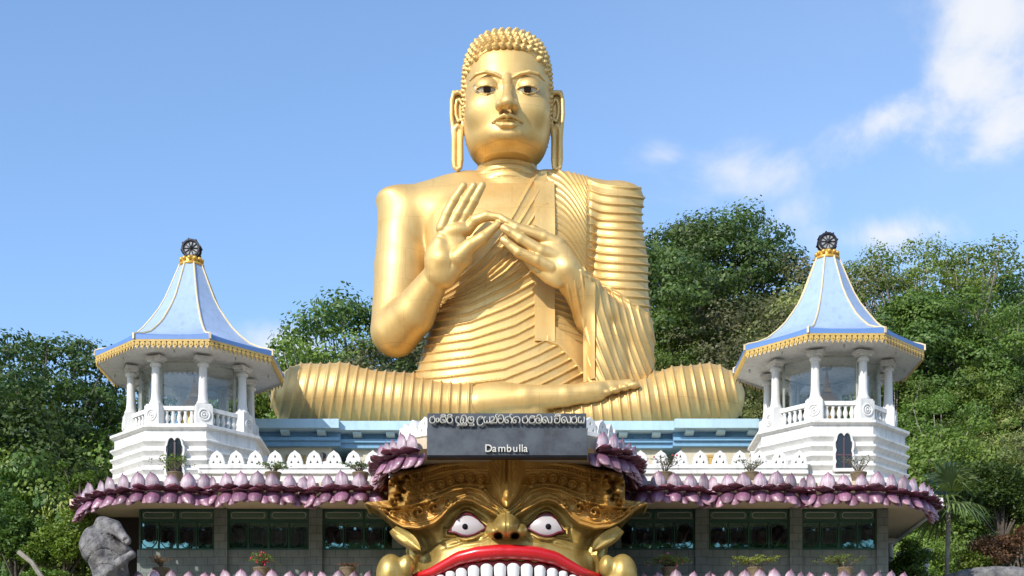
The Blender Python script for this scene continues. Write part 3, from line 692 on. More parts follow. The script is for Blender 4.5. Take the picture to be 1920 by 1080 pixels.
    for rz in (0,):
        Q = Matrix.Rotation(rz, 4, 'Z')
        for sgn in (-1, 1):
            vs = [Q @ Vector((.27 * math.cos(q * PI / 10), sgn * .135, wc + .27 * math.sin(q * PI / 10))) for q in range(20)]; vs2 = [v - Q @ Vector((0, sgn * .02, 0)) for v in vs]
            dk.add(vs + vs2, [tuple(range(20)), tuple(range(20, 40))[::-1]] + [(i, 20 + i, 20 + (i+1) % 20, (i+1) % 20) for i in range(20)])
    pt(dk, 'wheel_disc', M['wheelfill'], wo2)
    root.location = loc
    return root
tr = tower('bell_tower', (11.18, 53.0, 13.045), 'right-hand white octagonal tower with glazed pavilion and pale blue tent roof against the wooded hill')
tl = dup_tree(tr); tl.location = (-11.50, 53.6, 13.045); tl.rotation_euler = (0, 0, 0)
tl['label'] = 'left-hand white octagonal tower with glazed pavilion and pale blue tent roof against open sky'
def stupa(loc, label):
    r = empty('stupa', loc, 0, label, 'stupa', 'golden stupas inside the tower pavilions')
    MB().lathe([(.60, 0), (.60, .25), (.52, .27), (.52, .5), (.46, .55), (.43, .8), (.44, 1.1), (.40, 1.32), (.28, 1.5), (.14, 1.58)], 20).build('dome', M['stupagold'], r, autos=40)
    b = MB(); b.box(-.15, .15, -.15, .15, 1.582, 1.72); b.build('box_top', M['stupagold'], r)
    MB().lathe([(.15, 1.722), (.12, 1.78), (.13, 1.80), (.10, 1.88), (.11, 1.90), (.075, 2.0), (.08, 2.02), (.02, 2.36)], 12).build('spire', M['stupagold'], r, autos=40)
stupa((11.18, 53.0, 15.602), 'small golden stupa inside the right-hand tower pavilion')
stupa((-11.40, 53.6, 15.602), 'small golden stupa inside the left-hand tower pavilion')
# ================================================================ implicit-surface toolkit
def pp(px, py, Y): return np.array([(px - 960) * Y / F, Y, 1.6 + (1560 - py) * Y / F], np.float32)
def smin(a, b, k):
    if k <= 0: return np.minimum(a, b)
    h = np.clip(0.5 + 0.5 * (b - a) / k, 0, 1); return b + (a - b) * h - k * h * (1 - h)
def smax(a, b, k): return -smin(-a, -b, k)
def s_cone(p, a, b, ra, rb):
    a = np.asarray(a, np.float32); b = np.asarray(b, np.float32); ba = b - a
    t = np.clip(((p - a) @ ba) / float(ba @ ba), 0, 1)
    return np.linalg.norm(p - a - t[:, None] * ba, axis=1) - (ra + (rb - ra) * t)
def s_chain(p, pts, rs, k=0.0):
    d = None
    for a, b, ra, rb in zip(pts, pts[1:], rs, rs[1:]):
        e = s_cone(p, a, b, ra, rb); d = e if d is None else smin(d, e, k)
    return d
def s_ell(p, c, r, R3=None):
    q = p - np.asarray(c, np.float32)
    if R3 is not None: q = q @ R3
    r = np.asarray(r, np.float32)
    k0 = np.linalg.norm(q / r, axis=1); k1 = np.linalg.norm(q / (r * r), axis=1)
    return k0 * (k0 - 1) / np.maximum(k1, 1e-6)
def s_box(p, c, h, rad=0.05, R3=None):
    q = p - np.asarray(c, np.float32)
    if R3 is not None: q = q @ R3
    q = np.abs(q) - (np.asarray(h, np.float32) - rad)
    return np.linalg.norm(np.maximum(q, 0), axis=1) + np.minimum(q.max(axis=1), 0) - rad
def s_stack(p, lv, n=2.4, zcap=None):
    """lv rows: z, xc, halfwidth, yc, halfdepth ; smooth interpolated super-ellipses"""
    lv = np.array(sorted(lv), np.float64); z = p[:, 2]
    zz = np.clip(z, lv[0, 0], lv[-1, 0])
    zs = np.linspace(lv[0, 0], lv[-1, 0], 160)
    cols = []
    for c in range(1, 5):
        v = np.interp(zs, lv[:, 0], lv[:, c])
        for _ in range(5): v = np.convolve(np.pad(v, 2, mode='edge'), [.1, .25, .3, .25, .1], 'valid')
        cols.append(np.interp(zz, zs, v).astype(np.float32))
    x = (p[:, 0] - cols[0]) / cols[1]; y = (p[:, 1] - cols[2]) / cols[3]
    k = (np.abs(x) ** n + np.abs(y) ** n + 1e-9) ** (1 / n)
    d = (k - 1) * np.minimum(cols[1], cols[3])
    over = np.abs(z - zz)
    return np.where(over > 0, np.sqrt(np.maximum(d, 0) ** 2 + over ** 2), d)
def rotm(rx=0, ry=0, rz=0):
    return np.array((Matrix.Rotation(R(rz), 3, 'Z') @ Matrix.Rotation(R(ry), 3, 'Y') @ Matrix.Rotation(R(rx), 3, 'X')), np.float32)
def sample_field(fn, lo, hi, h, margin=1.6):
    n = [int(math.ceil((b - a) / h)) + 1 for a, b in zip(lo, hi)]; B = 6
    n = [((k + B - 1) // B) * B for k in n]
    nb = [k // B for k in n]
    cx = [lo[i] + (np.arange(nb[i]) + .5) * B * h - .5 * h for i in range(3)]
    g = np.stack(np.meshgrid(*cx, indexing='ij'), -1).reshape(-1, 3).astype(np.float32)
    d = fn(g); act = np.abs(d) < B * h * 0.87 * margin
    field = np.repeat(np.repeat(np.repeat(d.reshape(nb), B, 0), B, 1), B, 2).astype(np.float32)
    ids = np.argwhere(act.reshape(nb))
    off = np.stack(np.meshgrid(*[np.arange(B)] * 3, indexing='ij'), -1).reshape(-1, 3)
    CH = 1500
    for s in range(0, len(ids), CH):
        idx = (ids[s:s + CH, None, :] * B + off[None]).reshape(-1, 3)
        pts = (idx * h + np.array(lo)).astype(np.float32)
        field[idx[:, 0], idx[:, 1], idx[:, 2]] = fn(pts)
    field[0] = field[-1] = 1; field[:, 0] = field[:, -1] = 1; field[:, :, 0] = field[:, :, -1] = 1
    return field
def surface_nets(field, lo, h):
    I = field < 0; nx, ny, nz = field.shape
    c = np.zeros((nx - 1, ny - 1, nz - 1), np.int8)
    for a in (0, 1):
        for b in (0, 1):
            for d in (0, 1): c += I[a:nx-1+a, b:ny-1+b, d:nz-1+d]
    cells = np.argwhere((c > 0) & (c < 8)); vid = -np.ones((nx-1, ny-1, nz-1), np.int32)
    vid[cells[:, 0], cells[:, 1], cells[:, 2]] = np.arange(len(cells))
    corners = np.array([[a, b, d] for a in (0, 1) for b in (0, 1) for d in (0, 1)])
    vals = np.stack([field[cells[:, 0]+a, cells[:, 1]+b, cells[:, 2]+d] for a, b, d in corners], 1)
    pos = np.zeros((len(cells), 3)); cnt = np.zeros(len(cells))
    for i in range(8):
        for ax in range(3):
            if corners[i][ax]: continue
            j = i + (4, 2, 1)[ax]; va, vb = vals[:, i], vals[:, j]
            m = (va < 0) != (vb < 0); t = np.where(m, va / np.where(m, va - vb, 1), 0)
            q = corners[i][None, :].astype(float).repeat(len(cells), 0); q[:, ax] += t
            pos[m] += q[m]; cnt[m] += 1
    verts = (cells + pos / cnt[:, None]) * h + np.array(lo)
    quads = []
    for ax in range(3):
        o1, o2 = [(1, 2), (2, 0), (0, 1)][ax]
        sl0 = [slice(1, -1)] * 3; sl1 = [slice(1, -1)] * 3; sl0[ax] = slice(0, -1); sl1[ax] = slice(1, None)
        A = I[tuple(sl0)]; Bv = I[tuple(sl1)]; e = np.argwhere(A != Bv)
        flip = A[e[:, 0], e[:, 1], e[:, 2]]
        base = e + 1; base[:, ax] -= 1
        def V(d1, d2):
            q = base.copy(); q[:, o1] -= d1; q[:, o2] -= d2; return vid[q[:, 0], q[:, 1], q[:, 2]]
        f = np.stack([V(1, 1), V(0, 1), V(0, 0), V(1, 0)], 1); f[~flip] = f[~flip][:, ::-1]
        quads.append(f)
    f = np.concatenate(quads); f = f[(f >= 0).all(1)]
    return verts, f
def np_mesh(name, v, f):
    me = bpy.data.meshes.new(name); k = f.shape[1]
    me.vertices.add(len(v)); me.vertices.foreach_set('co', np.ascontiguousarray(v, np.float32).ravel())
    me.loops.add(len(f) * k); me.loops.foreach_set('vertex_index', np.ascontiguousarray(f, np.int32).ravel())
    me.polygons.add(len(f)); me.polygons.foreach_set('loop_start', np.arange(0, len(f) * k, k, dtype=np.int32))
    me.polygons.foreach_set('use_smooth', np.ones(len(f), bool)); me.update(calc_edges=True); me.validate(); return me
def vnormals(v, f):
    n = np.cross(v[f[:, 2]] - v[f[:, 0]], v[f[:, 3]] - v[f[:, 1]]); out = np.zeros_like(v)
    for i in range(4):
        for c in range(3): out[:, c] += np.bincount(f[:, i], n[:, c], len(v))
    return out / np.maximum(np.linalg.norm(out, axis=1, keepdims=True), 1e-9)
def relax(v, f, it=1, lam=0.5):
    for _ in range(it):
        s = np.zeros_like(v); c = np.zeros(len(v))
        for i in range(4):
            a, b = f[:, i], f[:, (i + 1) % 4]
            for q in range(3):
                s[:, q] += np.bincount(a, v[b, q], len(v)) + np.bincount(b, v[a, q], len(v))
            c += np.bincount(a, None, len(v)) + np.bincount(b, None, len(v))
        v = v + lam * (s / np.maximum(c, 1)[:, None] - v)
    return v
def subdivide(v, f):
    e = np.sort(np.stack([f, np.roll(f, -1, 1)], -1).reshape(-1, 2), 1); key = e[:, 0].astype(np.int64) * len(v) + e[:, 1]
    u, inv = np.unique(key, return_inverse=True); mid = (v[u // len(v)] + v[u % len(v)]) / 2; cen = v[f].mean(1)
    n = len(v); ei = inv.reshape(-1, 4) + n; ci = n + len(u) + np.arange(len(f))
    nf = np.concatenate([np.stack([f[:, i], ei[:, i], ci, ei[:, (i + 3) % 4]], 1) for i in range(4)])
    return np.concatenate([v, mid, cen]), nf
def submesh(v, f, keep):
    f2 = f[keep]; u, inv = np.unique(f2, return_inverse=True); return v[u], inv.reshape(f2.shape), u
def polyx(x, pts):
    a = np.array(sorted(pts), float); return np.interp(x, a[:, 0], a[:, 1])
def to_px(v):
    return 960 + v[:, 0] * F / v[:, 1], 1560 - (v[:, 2] - 1.6) * F / v[:, 1]

# ================================================================ the great seated statue
# ---- body (torso, arms, legs)
TOR = []
def lev(py, xl, xr, yf, yb, yc_=None):
    ym = (yf + yb) / 2; z = 1.6 + (1560 - py) * yf / F
    a = (xl - 960) * (ym - .6) / F; b = (xr - 960) * (ym - .6) / F
    TOR.append((z, (a + b) / 2, (b - a) / 2, ym, (yb - yf) / 2))
lev(812, 745, 1165, 57.7, 62.6); lev(745, 757, 1150, 57.75, 62.6); lev(700, 772, 1140, 57.95, 62.6); lev(658, 786, 1132, 58.15, 62.6)
lev(620, 797, 1126, 58.30, 62.6); lev(585, 808, 1120, 58.40, 62.5); lev(544, 822, 1115, 58.40, 62.4); lev(500, 812, 1118, 58.25, 62.4)
lev(440, 795, 1122, 58.10, 62.4); lev(400, 786, 1125, 58.25, 62.3); lev(370, 780, 1128, 58.6, 62.1); lev(345, 790, 1115, 59.2, 61.8); lev(330, 850, 1050, 59.9, 61.2)
def f_torso(p):
    d = s_stack(p, TOR, 2.5)
    # shoulders
    d = smin(d, s_chain(p, [pp(770, 412, 60.4), pp(870, 388, 60.6), pp(1040, 388, 60.6), pp(1138, 406, 60.4)], [1.22, 1.25, 1.25, 1.25]), 0.35)
    d = smin(d, s_chain(p, [pp(760, 392, 60.4), pp(880, 362, 60.5)], [0.7, 0.8]), 0.3)
    d = smin(d, s_chain(p, [pp(1150, 388, 60.4), pp(1030, 362, 60.5)], [0.7, 0.8]), 0.3)
    return d
UAL = ([pp(757, 402, 60.3), pp(753, 500, 60.1), pp(742, 618, 59.4)], [1.02, 1.07, 0.99])
FAL = ([pp(742, 622, 59.3), pp(775, 588, 58.6), pp(822, 512, 57.45)], [0.98, 0.86, 0.50])
UAR = ([pp(1150, 400, 60.3), pp(1158, 500, 60.1), pp(1163, 620, 59.6)], [1.06, 1.14, 1.16])
FAR = ([pp(1160, 632, 59.4), pp(1120, 590, 58.4), pp(1078, 528, 57.4)], [1.10, 0.80, 0.56])
def f_arms(p):
    d = s_chain(p, *UAL, 0.15)
    d = smin(d, s_ell(p, pp(738, 377, 60.3), (.70, .9, .44)), 0.35)
    e = s_chain(p, *FAL, 0.1); d = smin(d, e, 0.10)
    # right arm: the upper arm has a squarish shoulder
    g = s_chain(p, *UAR, 0.2); g = smin(g, s_ell(p, pp(1170, 374, 60.3), (.74, .9, .52)), 0.35)
    g = smin(g, s_chain(p, *FAR, 0.1), 0.15)
    # hanging sleeve cloth below the forearm
    g = smin(g, s_chain(p, [pp(1168, 640, 59.6), pp(1166, 720, 59.5), pp(1160, 790, 59.4)], [1.2, 1.22, 1.15]), 0.3)
    g = smin(g, s_chain(p, [pp(1140, 640, 58.4), pp(1146, 790, 58.3)], [0.62, 0.66]), 0.3)
    g = smin(g, s_chain(p, [pp(1112, 575, 57.9), pp(1124, 640, 57.9), pp(1128, 780, 57.9)], [0.42, 0.45, 0.5]), 0.25)
    return np.minimum(d, 9e9), g
LEGL = ([pp(577, 744, 58.6), pp(640, 742, 58.1), pp(760, 752, 57.55), pp(880, 762, 57.3), pp(1000, 768, 57.2)], [1.22, 1.14, 0.86, 0.72, 0.60])
LEGR = ([pp(1325, 744, 58.6), pp(1270, 748, 58.1), pp(1200, 762, 57.7), pp(1100, 783, 57.5), pp(1000, 800, 57.4)], [1.22, 1.12, 0.88, 0.60, 0.50])
def f_legs(p):
    def half(ch, kc, kr, thigh):
        d = s_chain(p, *ch, 0.25)
        d = smin(d, s_ell(p, kc, kr), 0.35)
        return smin(d, s_chain(p, thigh, [1.2, 1.35]), 0.4)
    d = half(LEGL, pp(552, 752, 59.0), (0.86, 1.4, 0.92), [pp(640, 752, 59.2), pp(830, 770, 60.5)])
    e = half(LEGR, pp(1350, 752, 59.0), (0.90, 1.4, 0.95), [pp(1270, 755, 59.2), pp(1100, 770, 60.5)])
    # bare shin and foot lying across, sole turned up
    s = s_chain(p, [pp(900, 757, 57.0), pp(985, 747, 56.85), pp(1060, 742, 56.8), pp(1120, 735, 56.85)], [0.56, 0.50, 0.40, 0.36], 0.1)
    ft = s_chain(p, [pp(1100, 737, 56.9), pp(1145, 727, 57.0), pp(1182, 719, 57.0)], [0.38, 0.27, 0.17], 0.1)
    s = smin(s, ft, 0.15); s = smin(s, s_ell(p, pp(930, 738, 57.1), (1.1, .5, .42), rotm(0, -2)), 0.3)
    for i in range(5):
        x = 1188 - i * 17; s = smin(s, s_ell(p, pp(x, 722 + i * 4.5 + 1, 56.75), (0.20 if i else .26, 0.22, 0.115 if i else .14)), 0.035)
    return smin(smin(d, e, 0.1), s, 0.05), np.minimum(d, e)
Z0 = 17.0
def f_body(p):
    t = f_torso(p); a, g = f_arms(p); l, _ = f_legs(p)
    d = smin(t, a, 0.28)
    d = smin(d, g, 0.22); d = smin(d, l, 0.08)
    nk = s_chain(p, [pp(951, 360, 60.5), pp(951, 270, 60.6)], [1.24, 1.18])
    cr = p[:, 2] - 1.6
    nk = nk + 0.09 * np.maximum(0, np.cos((p[:, 2] - 27.62) * 2 * PI / 0.30) - 0.72) * 3.5
    d = smin(d, nk, 0.22)
    return np.maximum(d, Z0 - p[:, 2])
# ---- hands
def chain_px(p, pts, rs, k=0.03): return s_chain(p, [pp(*q) for q in pts], rs, k)
def f_handL(p):
    d = chain_px(p, [(822, 514, 57.45), (829, 490, 57.25)], [.56, .58])
    palm = [((838, 470, 57.2), .50), ]
    d = smin(d, s_ell(p, pp(843, 462, 57.22), (.66, .30, .86), rotm(0, 12)), 0.15)
    d = smin(d, s_ell(p, pp(855, 432, 57.12), (.60, .27, .30), rotm(0, -8)), 0.12)
    # heel / thumb mound
    d = smin(d, s_ell(p, pp(861, 480, 57.10), (.50, .32, .40), rotm(0, 35)), 0.18)
    d = smin(d, s_cone(p, pp(834, 516, 57.4), pp(868, 480, 57.08), .50, .34), 0.15)
    d = smin(d, s_ell(p, pp(823, 470, 57.1), (.28, .28, .70), rotm(0, 8)), 0.12)
    d = smin(d, s_ell(p, pp(819, 480, 57.15), (.46, .30, .66), rotm(0, 14)), 0.15)
    crease = chain_px(p, [(822, 443, 56.90), (850, 450, 56.84), (880, 447, 56.88)], [.035, .035, .035]); d = smax(d, -crease, 0.05)
    crease = chain_px(p, [(846, 505, 56.86), (847, 484, 56.78), (858, 464, 56.8), (878, 452, 56.85)], [.035] * 4); d = smax(d, -crease, 0.05)
    fg = [
        ([(828, 428, 57.12), (838, 402, 57.05), (852, 375, 56.95), (869, 349, 56.9)], [.23, .21, .19, .15]),
        ([(846, 424, 57.15), (858, 402, 57.05), (872, 376, 56.95), (888, 349, 56.9)], [.225, .21, .19, .15]),
        ([(863, 424, 57.2), (874, 402, 57.1), (888, 377, 57.0), (904, 348, 56.95)], [.225, .21, .19, .15]),
        ([(876, 432, 57.2), (891, 413, 57.0), (912, 405, 56.85), (938, 408, 56.75)], [.23, .205, .185, .145]),
        ([(858, 484, 57.0), (880, 462, 56.85), (905, 446, 56.75), (933, 421, 56.75)], [.36, .27, .22, .145])]
    for pts, rs in fg: 
        e = chain_px(p, pts, rs, 0.04)
        for q, r_ in list(zip(pts, rs))[1:3]: e = smin(e, np.linalg.norm(p - pp(*q), axis=1) - r_ * 1.0, 0.04)
        d = smin(d, e, 0.035)
    return d
def f_handR(p):
    d = chain_px(p, [(1080, 530, 57.35), (1062, 505, 57.0)], [.55, .50])
    d = smin(d, s_ell(p, pp(1042, 484, 56.95), (.86, .36, .66), rotm(0, 44)), 0.15)
    d = smin(d, s_ell(p, pp(1036, 458, 57.0), (.62, .26, .30), rotm(0, 30)), 0.12)
    d = smin(d, s_ell(p, pp(1030, 512, 57.0), (.72, .28, .34), rotm(0, 48)), 0.15)
    fg = [
        ([(1046, 458, 56.95), (1020, 445, 56.85), (968, 428, 56.75), (942, 411, 56.72)], [.28, .225, .20, .15]),
        ([(1040, 480, 56.85), (1014, 471, 56.72), (976, 448, 56.62), (945, 428, 56.6)], [.28, .24, .21, .155]),
        ([(1034, 502, 56.85), (1006, 488, 56.68), (972, 473, 56.58), (944, 450, 56.58)], [.27, .22, .195, .145]),
        ([(1050, 470, 57.2), (1018, 440, 57.1), (1000, 430, 57.1), (975, 428, 57.1)], [.2, .18, .16, .12]),
        ([(1030, 520, 57.05), (1000, 500, 57.1), (975, 470, 57.0), (955, 440, 56.9)], [.26, .18, .16, .12])]
    for pts, rs in fg:
        e = chain_px(p, pts, rs, 0.04)
        for q, r_ in list(zip(pts, rs))[1:3]: e = smin(e, np.linalg.norm(p - pp(*q), axis=1) - r_ * 1.0, 0.04)
        d = smin(d, e, 0.035)
    for x, y, yy in ((950, 414, 56.60), (953, 432, 56.46), (952, 453, 56.44)):
        d = smin(d, s_ell(p, pp(x, y, yy), (.15, .05, .085), rotm(0, 38)), 0.012)
    return d
def f_forearms(p):
    return smin(s_chain(p, *FAL, 0.1), s_chain(p, *FAR, 0.1), 0)
# ---- head
HX = (951 - 960) * 60 / F
HD = []
def hl(z, a, yf, yb): HD.append((z, HX, a, (yf + yb) / 2, (yb - yf) / 2))
hl(28.38, 0.85, 58.9, 60.6); hl(28.52, 1.22, 58.45, 61.0); hl(28.72, 1.44, 58.22, 61.4); hl(29.0, 1.58, 58.10, 61.6); hl(29.4, 1.69, 58.05, 61.8); hl(29.8, 1.745, 58.04, 61.9)
hl(30.4, 1.765, 58.08, 62.0); hl(31.0, 1.76, 58.08, 62.1); hl(31.5, 1.735, 58.08, 62.1); hl(32.0, 1.69, 58.14, 62.1); hl(32.5, 1.58, 58.34, 62.0)
hl(32.85, 1.44, 58.66, 61.9); hl(33.1, 1.24, 59.0, 61.7); hl(33.35, .95, 59.4, 61.4); hl(33.5, .6, 59.8, 61.1); hl(33.6, .25, 60.2, 60.7)
EYL, EYR = (912.5, 166.0), (990.0, 166.0)
def fx(px, py, Y): return pp(px, py, Y)
EYL, EYR = (912.5, 166.0), (990.0, 166.0)
def almond(px, py, c, s):
    """<0 inside the eye opening (px space)"""
    u = (px - c[0]) * s / 20.5
    top = 7.5 * np.maximum(0, 1 - np.abs(u) ** 2.2) + 0.5 + (-1.2) * u
    bot = 7.5 * np.maximum(0, 1 - np.abs(u) ** 2.0)
    y = (py - c[1]) - 0.8
    return np.maximum(np.maximum(-y - top + 3.3, y - bot - .1), np.abs(u) * 20.5 - 20.5)
def f_head(p):
    d = s_stack(p, HD, 2.25)
    M_ = lambda q: q   # readability
    c = lambda px, py, Y: pp(px, py, Y)
    # chin, cheeks
    d = smin(d, s_ell(p, c(951, 251, 58.38), (.66, .36, .34)), 0.25)
    for sx in (-1, 1):
        d = smin(d, s_ell(p, c(951 + sx * 38, 208, 58.78), (.85, .68, .75)), 0.3)
        # eye sockets: hollow between nose, brow and cheek
        ex = 951 + sx * 40
        d = smax(d, -s_ell(p, c(ex, 153.5, 57.86), (.70, .44, .35)), 0.07)
        d = smax(d, -s_ell(p, c(951 + sx * 20, 163, 57.72), (.24, .30, .46)), 0.10)
        # brow ridge
        bw = [(951 + sx * 11, 145), (951 + sx * 24, 138), (951 + sx * 42, 134.5), (951 + sx * 58, 139), (951 + sx * 70, 151)]
        br = s_chain(p, [c(x, y, 58.05 + (.02 if i < 3 else (.14 if i == 3 else .40))) for i, (x, y) in enumerate(bw)], [.05, .075, .08, .07, .04]); d = smin(d, br, 0.05)
        # eyeball with lids
        ey = EYL if sx < 0 else EYR
        d = smin(d, s_ell(p, c(ey[0], 163, 58.33), (.47, .36, .33)), 0.06)
        lid = s_chain(p, [c(ey[0] - 21, 167.5 if sx < 0 else 165, 58.16), c(ey[0] - 11, 161.5, 58.03), c(ey[0], 159.5, 58.00), c(ey[0] + 11, 161.5, 58.03), c(ey[0] + 21, 165 if sx < 0 else 167.5, 58.16)], [.03, .045, .05, .045, .03])
        d = smin(d, lid, 0.025)
        lid = s_chain(p, [c(ey[0] - 21, 168 if sx < 0 else 165, 58.14), c(ey[0] - 10, 173, 58.05), c(ey[0], 175, 58.03), c(ey[0] + 10, 173, 58.05), c(ey[0] + 21, 165 if sx < 0 else 168, 58.14)], [.02, .03, .035, .03, .02])
        d = smin(d, lid, 0.04)
    # eye openings
    px, py = to_px(p)
    for ey, s in ((EYL, 1), (EYR, -1)):
        a = almond(px, py, ey, 1) * 0.0207
        pr_ = np.maximum(a, np.maximum(p[:, 1] - 58.22, 57.4 - p[:, 1]))
        d = smax(d, -pr_, 0.012)
    # nose
    n = s_chain(p, [c(951, 146, 58.12), c(951, 165, 57.78), c(951, 186, 57.42)], [.16, .16, .20], 0.08)
    n = smin(n, s_ell(p, c(951, 193, 57.45), (.29, .30, .22)), 0.10)
    for sx in (-1, 1): n = smin(n, s_ell(p, c(951 + sx * 13.5, 198, 57.72), (.20, .30, .20)), 0.08)
    d = smin(d, n, 0.09)
    for sx in (-1, 1): d = smax(d, -s_ell(p, c(951 + sx * 9.5, 203.5, 57.50), (.135, .22, .09)), 0.03)
    # philtrum + lips
    d = smax(d, -s_chain(p, [c(951, 208, 57.88), c(951, 214, 57.84)], [.05, .06]), 0.05)
    up = s_chain(p, [c(921, 230.5, 58.10), c(934, 221, 57.95), c(946, 215.5, 57.80), c(951, 217.5, 57.81), c(956, 215.5, 57.80), c(968, 221, 57.95), c(982, 230, 58.10)], [.03, .065, .08, .08, .08, .065, .03], 0.02)
    up2 = s_chain(p, [c(932, 227, 58.08), c(951, 223, 58.01), c(970, 227, 58.08)], [.05, .10, .05], 0.02)
    up = smin(up, up2, 0.05)
    lo_ = s_chain(p, [c(931, 231.5, 58.07), c(942, 234.5, 57.96), c(960, 234.5, 57.96), c(972, 231.5, 58.07)], [.05, .12, .12, .05], 0.03)
    d = smin(d, up, 0.03); d = smin(d, lo_, 0.04)
    d = smax(d, -s_chain(p, [c(919, 232, 58.02), c(936, 228.6, 57.90), c(951, 227.4, 57.83), c(966, 228.6, 57.90), c(983, 231.5, 58.02)], [.05, .05, .05, .05, .05]), 0.02)
    d = smax(d, -s_ell(p, c(951, 243, 57.90), (.42, .10, .08)), 0.10)
    return d
NOFF = 0
def merge(parts):
    vs = []; fs = []; n = 0
    for v, f in parts: vs.append(v); fs.append(f + n); n += len(v)
    return np.concatenate(vs), np.concatenate(fs)
def extract(fn, lo, hi, h, rel=1, margin=1.6):
    fl = sample_field(fn, lo, hi, h, margin); v, f = surface_nets(fl, lo, h)
    return (relax(v, f, rel, 0.4) if rel else v), f
statue = wroot('seated_statue', (-0.15, 60, 17.1), 'giant golden seated Buddha figure with both hands raised before the chest', 'statue')
QH = 1.0
vb, fb = extract(f_body, (-10.2, 55.9, 16.9), (9.7, 63.2, 28.9), 0.042 * QH, 2, 2.0)
fdet = lambda p: smin(smin(f_handL(p), f_handR(p), 0.0), f_forearms(p) + 0.004, 0.06)
vh, fh = extract(fdet, (-5.9, 55.9, 20.5), (4.6, 59.2, 27.3), 0.035 * QH, 1, 1.6)
vd, fd = extract(f_head, (-2.3, 56.9, 27.9), (1.95, 62.4, 34.2), 0.028 * QH, 1, 2.2)
vv, ff = merge([(vb, fb), (vh, fh), (vd, fd)])
body = mkobj('body', np_mesh('body', vv, ff), M['gold'], statue)
# eyes
for ey, s in ((EYL, 1), (EYR, -1)):
    c = pp(ey[0], ey[1] + 1, 58.33)
    eo = MB().ball(tuple(c), 1.0, 24, 16, (.50, .28, .30)).build('eye', M['eyecream'], statue, smooth=True)
    c = pp(ey[0] + (0.5 if s > 0 else -0.8), ey[1] + .3, 58.02)
    mb = MB(); vs = [(c[0] +   .142 * math.cos(q * PI / 12), c[1] - .0, c[2] + .142 * math.sin(q * PI / 12)) for q in range(24)]
    vs2 = [(x, y + .1, z) for x, y, z in vs]; mb.add(vs + vs2, [tuple(range(24))[::-1], tuple(range(24, 48))] + [(i, (i+1) % 24, 24 + (i+1) % 24, 24 + i) for i in range(24)])
    mb.build('iris', M['iris'], eo)

# ---- robe: the draped part of the surface, lifted and pleated
p32 = vb.astype(np.float32)
dT = f_torso(p32); dAL, dG = f_arms(p32); fullL, dL = f_legs(p32)
m0 = (dAL > np.minimum(np.minimum(dT, dG), fullL) - .0)
vR, fR, _u = submesh(vb, fb, m0[fb].any(1) & (vb[fb].mean(1)[:, 1] < 61.2)); N0 = vnormals(vR, fR)
vN, fR = subdivide(np.concatenate([vR, N0], 1), fR); vR = vN[:, :3]; N0 = vN[:, 3:] / np.linalg.norm(vN[:, 3:], axis=1, keepdims=True)
ptx, pty = to_px(vR); qx = (ptx - 680) * 2.455; qy = (pty - 300) * 2.455
p32 = vR.astype(np.float32)
dT = f_torso(p32); dAL, dG = f_arms(p32); fullL, dL = f_legs(p32)
near = np.stack([dT, dAL, dG, dL, fullL - 0.0], 1)
isL = (dL <= np.minimum(np.minimum(dT, dAL), dG)) & (dL - fullL < 0.012)
isG = (~isL) & (dG < np.minimum(dT, dAL)) & (dG < fullL + .02)
isT = (~isL) & (~isG) & (dT <= dAL) & (dT < fullL + .02)
G_ = [(0, [(800,35),(780,70),(740,140),(700,215),(680,250),(640,320),(560,430),(430,545),(380,590),(300,640),(180,690)]),
      (1, [(820,95),(785,151),(745,215),(706,282),(640,375),(560,470),(450,560),(380,603),(300,650),(180,700)]),
      (2, [(820,180),(785,238),(749,296),(650,440),(560,530),(450,600),(380,640),(320,668),(180,715)]),
      (6, [(860,430),(780,490),(650,570),(500,650),(330,700),(280,712),(180,740)]),
      (11, [(1100,540),(900,668),(790,740),(700,790),(500,850),(280,880),(225,885),(150,900)]),
      (15, [(1100,770),(900,880),(800,930),(650,990),(380,1025),(225,1035),(100,1045)]),
      (19, [(1100,960),(900,1070),(800,1120),(650,1180),(380,1215),(225,1225),(100,1235)])]
Yk = np.stack([polyx(qx, g) for _, g in G_], 1); ik = [k for k, _ in G_]
for j in range(1, len(ik)): Yk[:, j] = np.maximum(Yk[:, j], Yk[:, j-1] + 14)
ph = np.full(len(vR), -1.0)
ph = np.where(qy > Yk[:, 0], 0, (qy - Yk[:, 0]) / 40)
for j in range(len(ik) - 1):
    m = qy >= Yk[:, j]; ph = np.where(m, ik[j] + (ik[j+1] - ik[j]) * (qy - Yk[:, j]) / (Yk[:, j+1] - Yk[:, j]), ph)
cord = lambda phs, wd=.13: np.exp(-((phs - np.floor(phs) - .5) / wd) ** 2)
stepf = lambda phs: (phs - np.floor(phs))
dispT = 0.035 + 0.075 * cord(ph) + 0.05 * (1 - stepf(ph - .5))
edgeT = smoothstep(0.0, 0.25, ph)
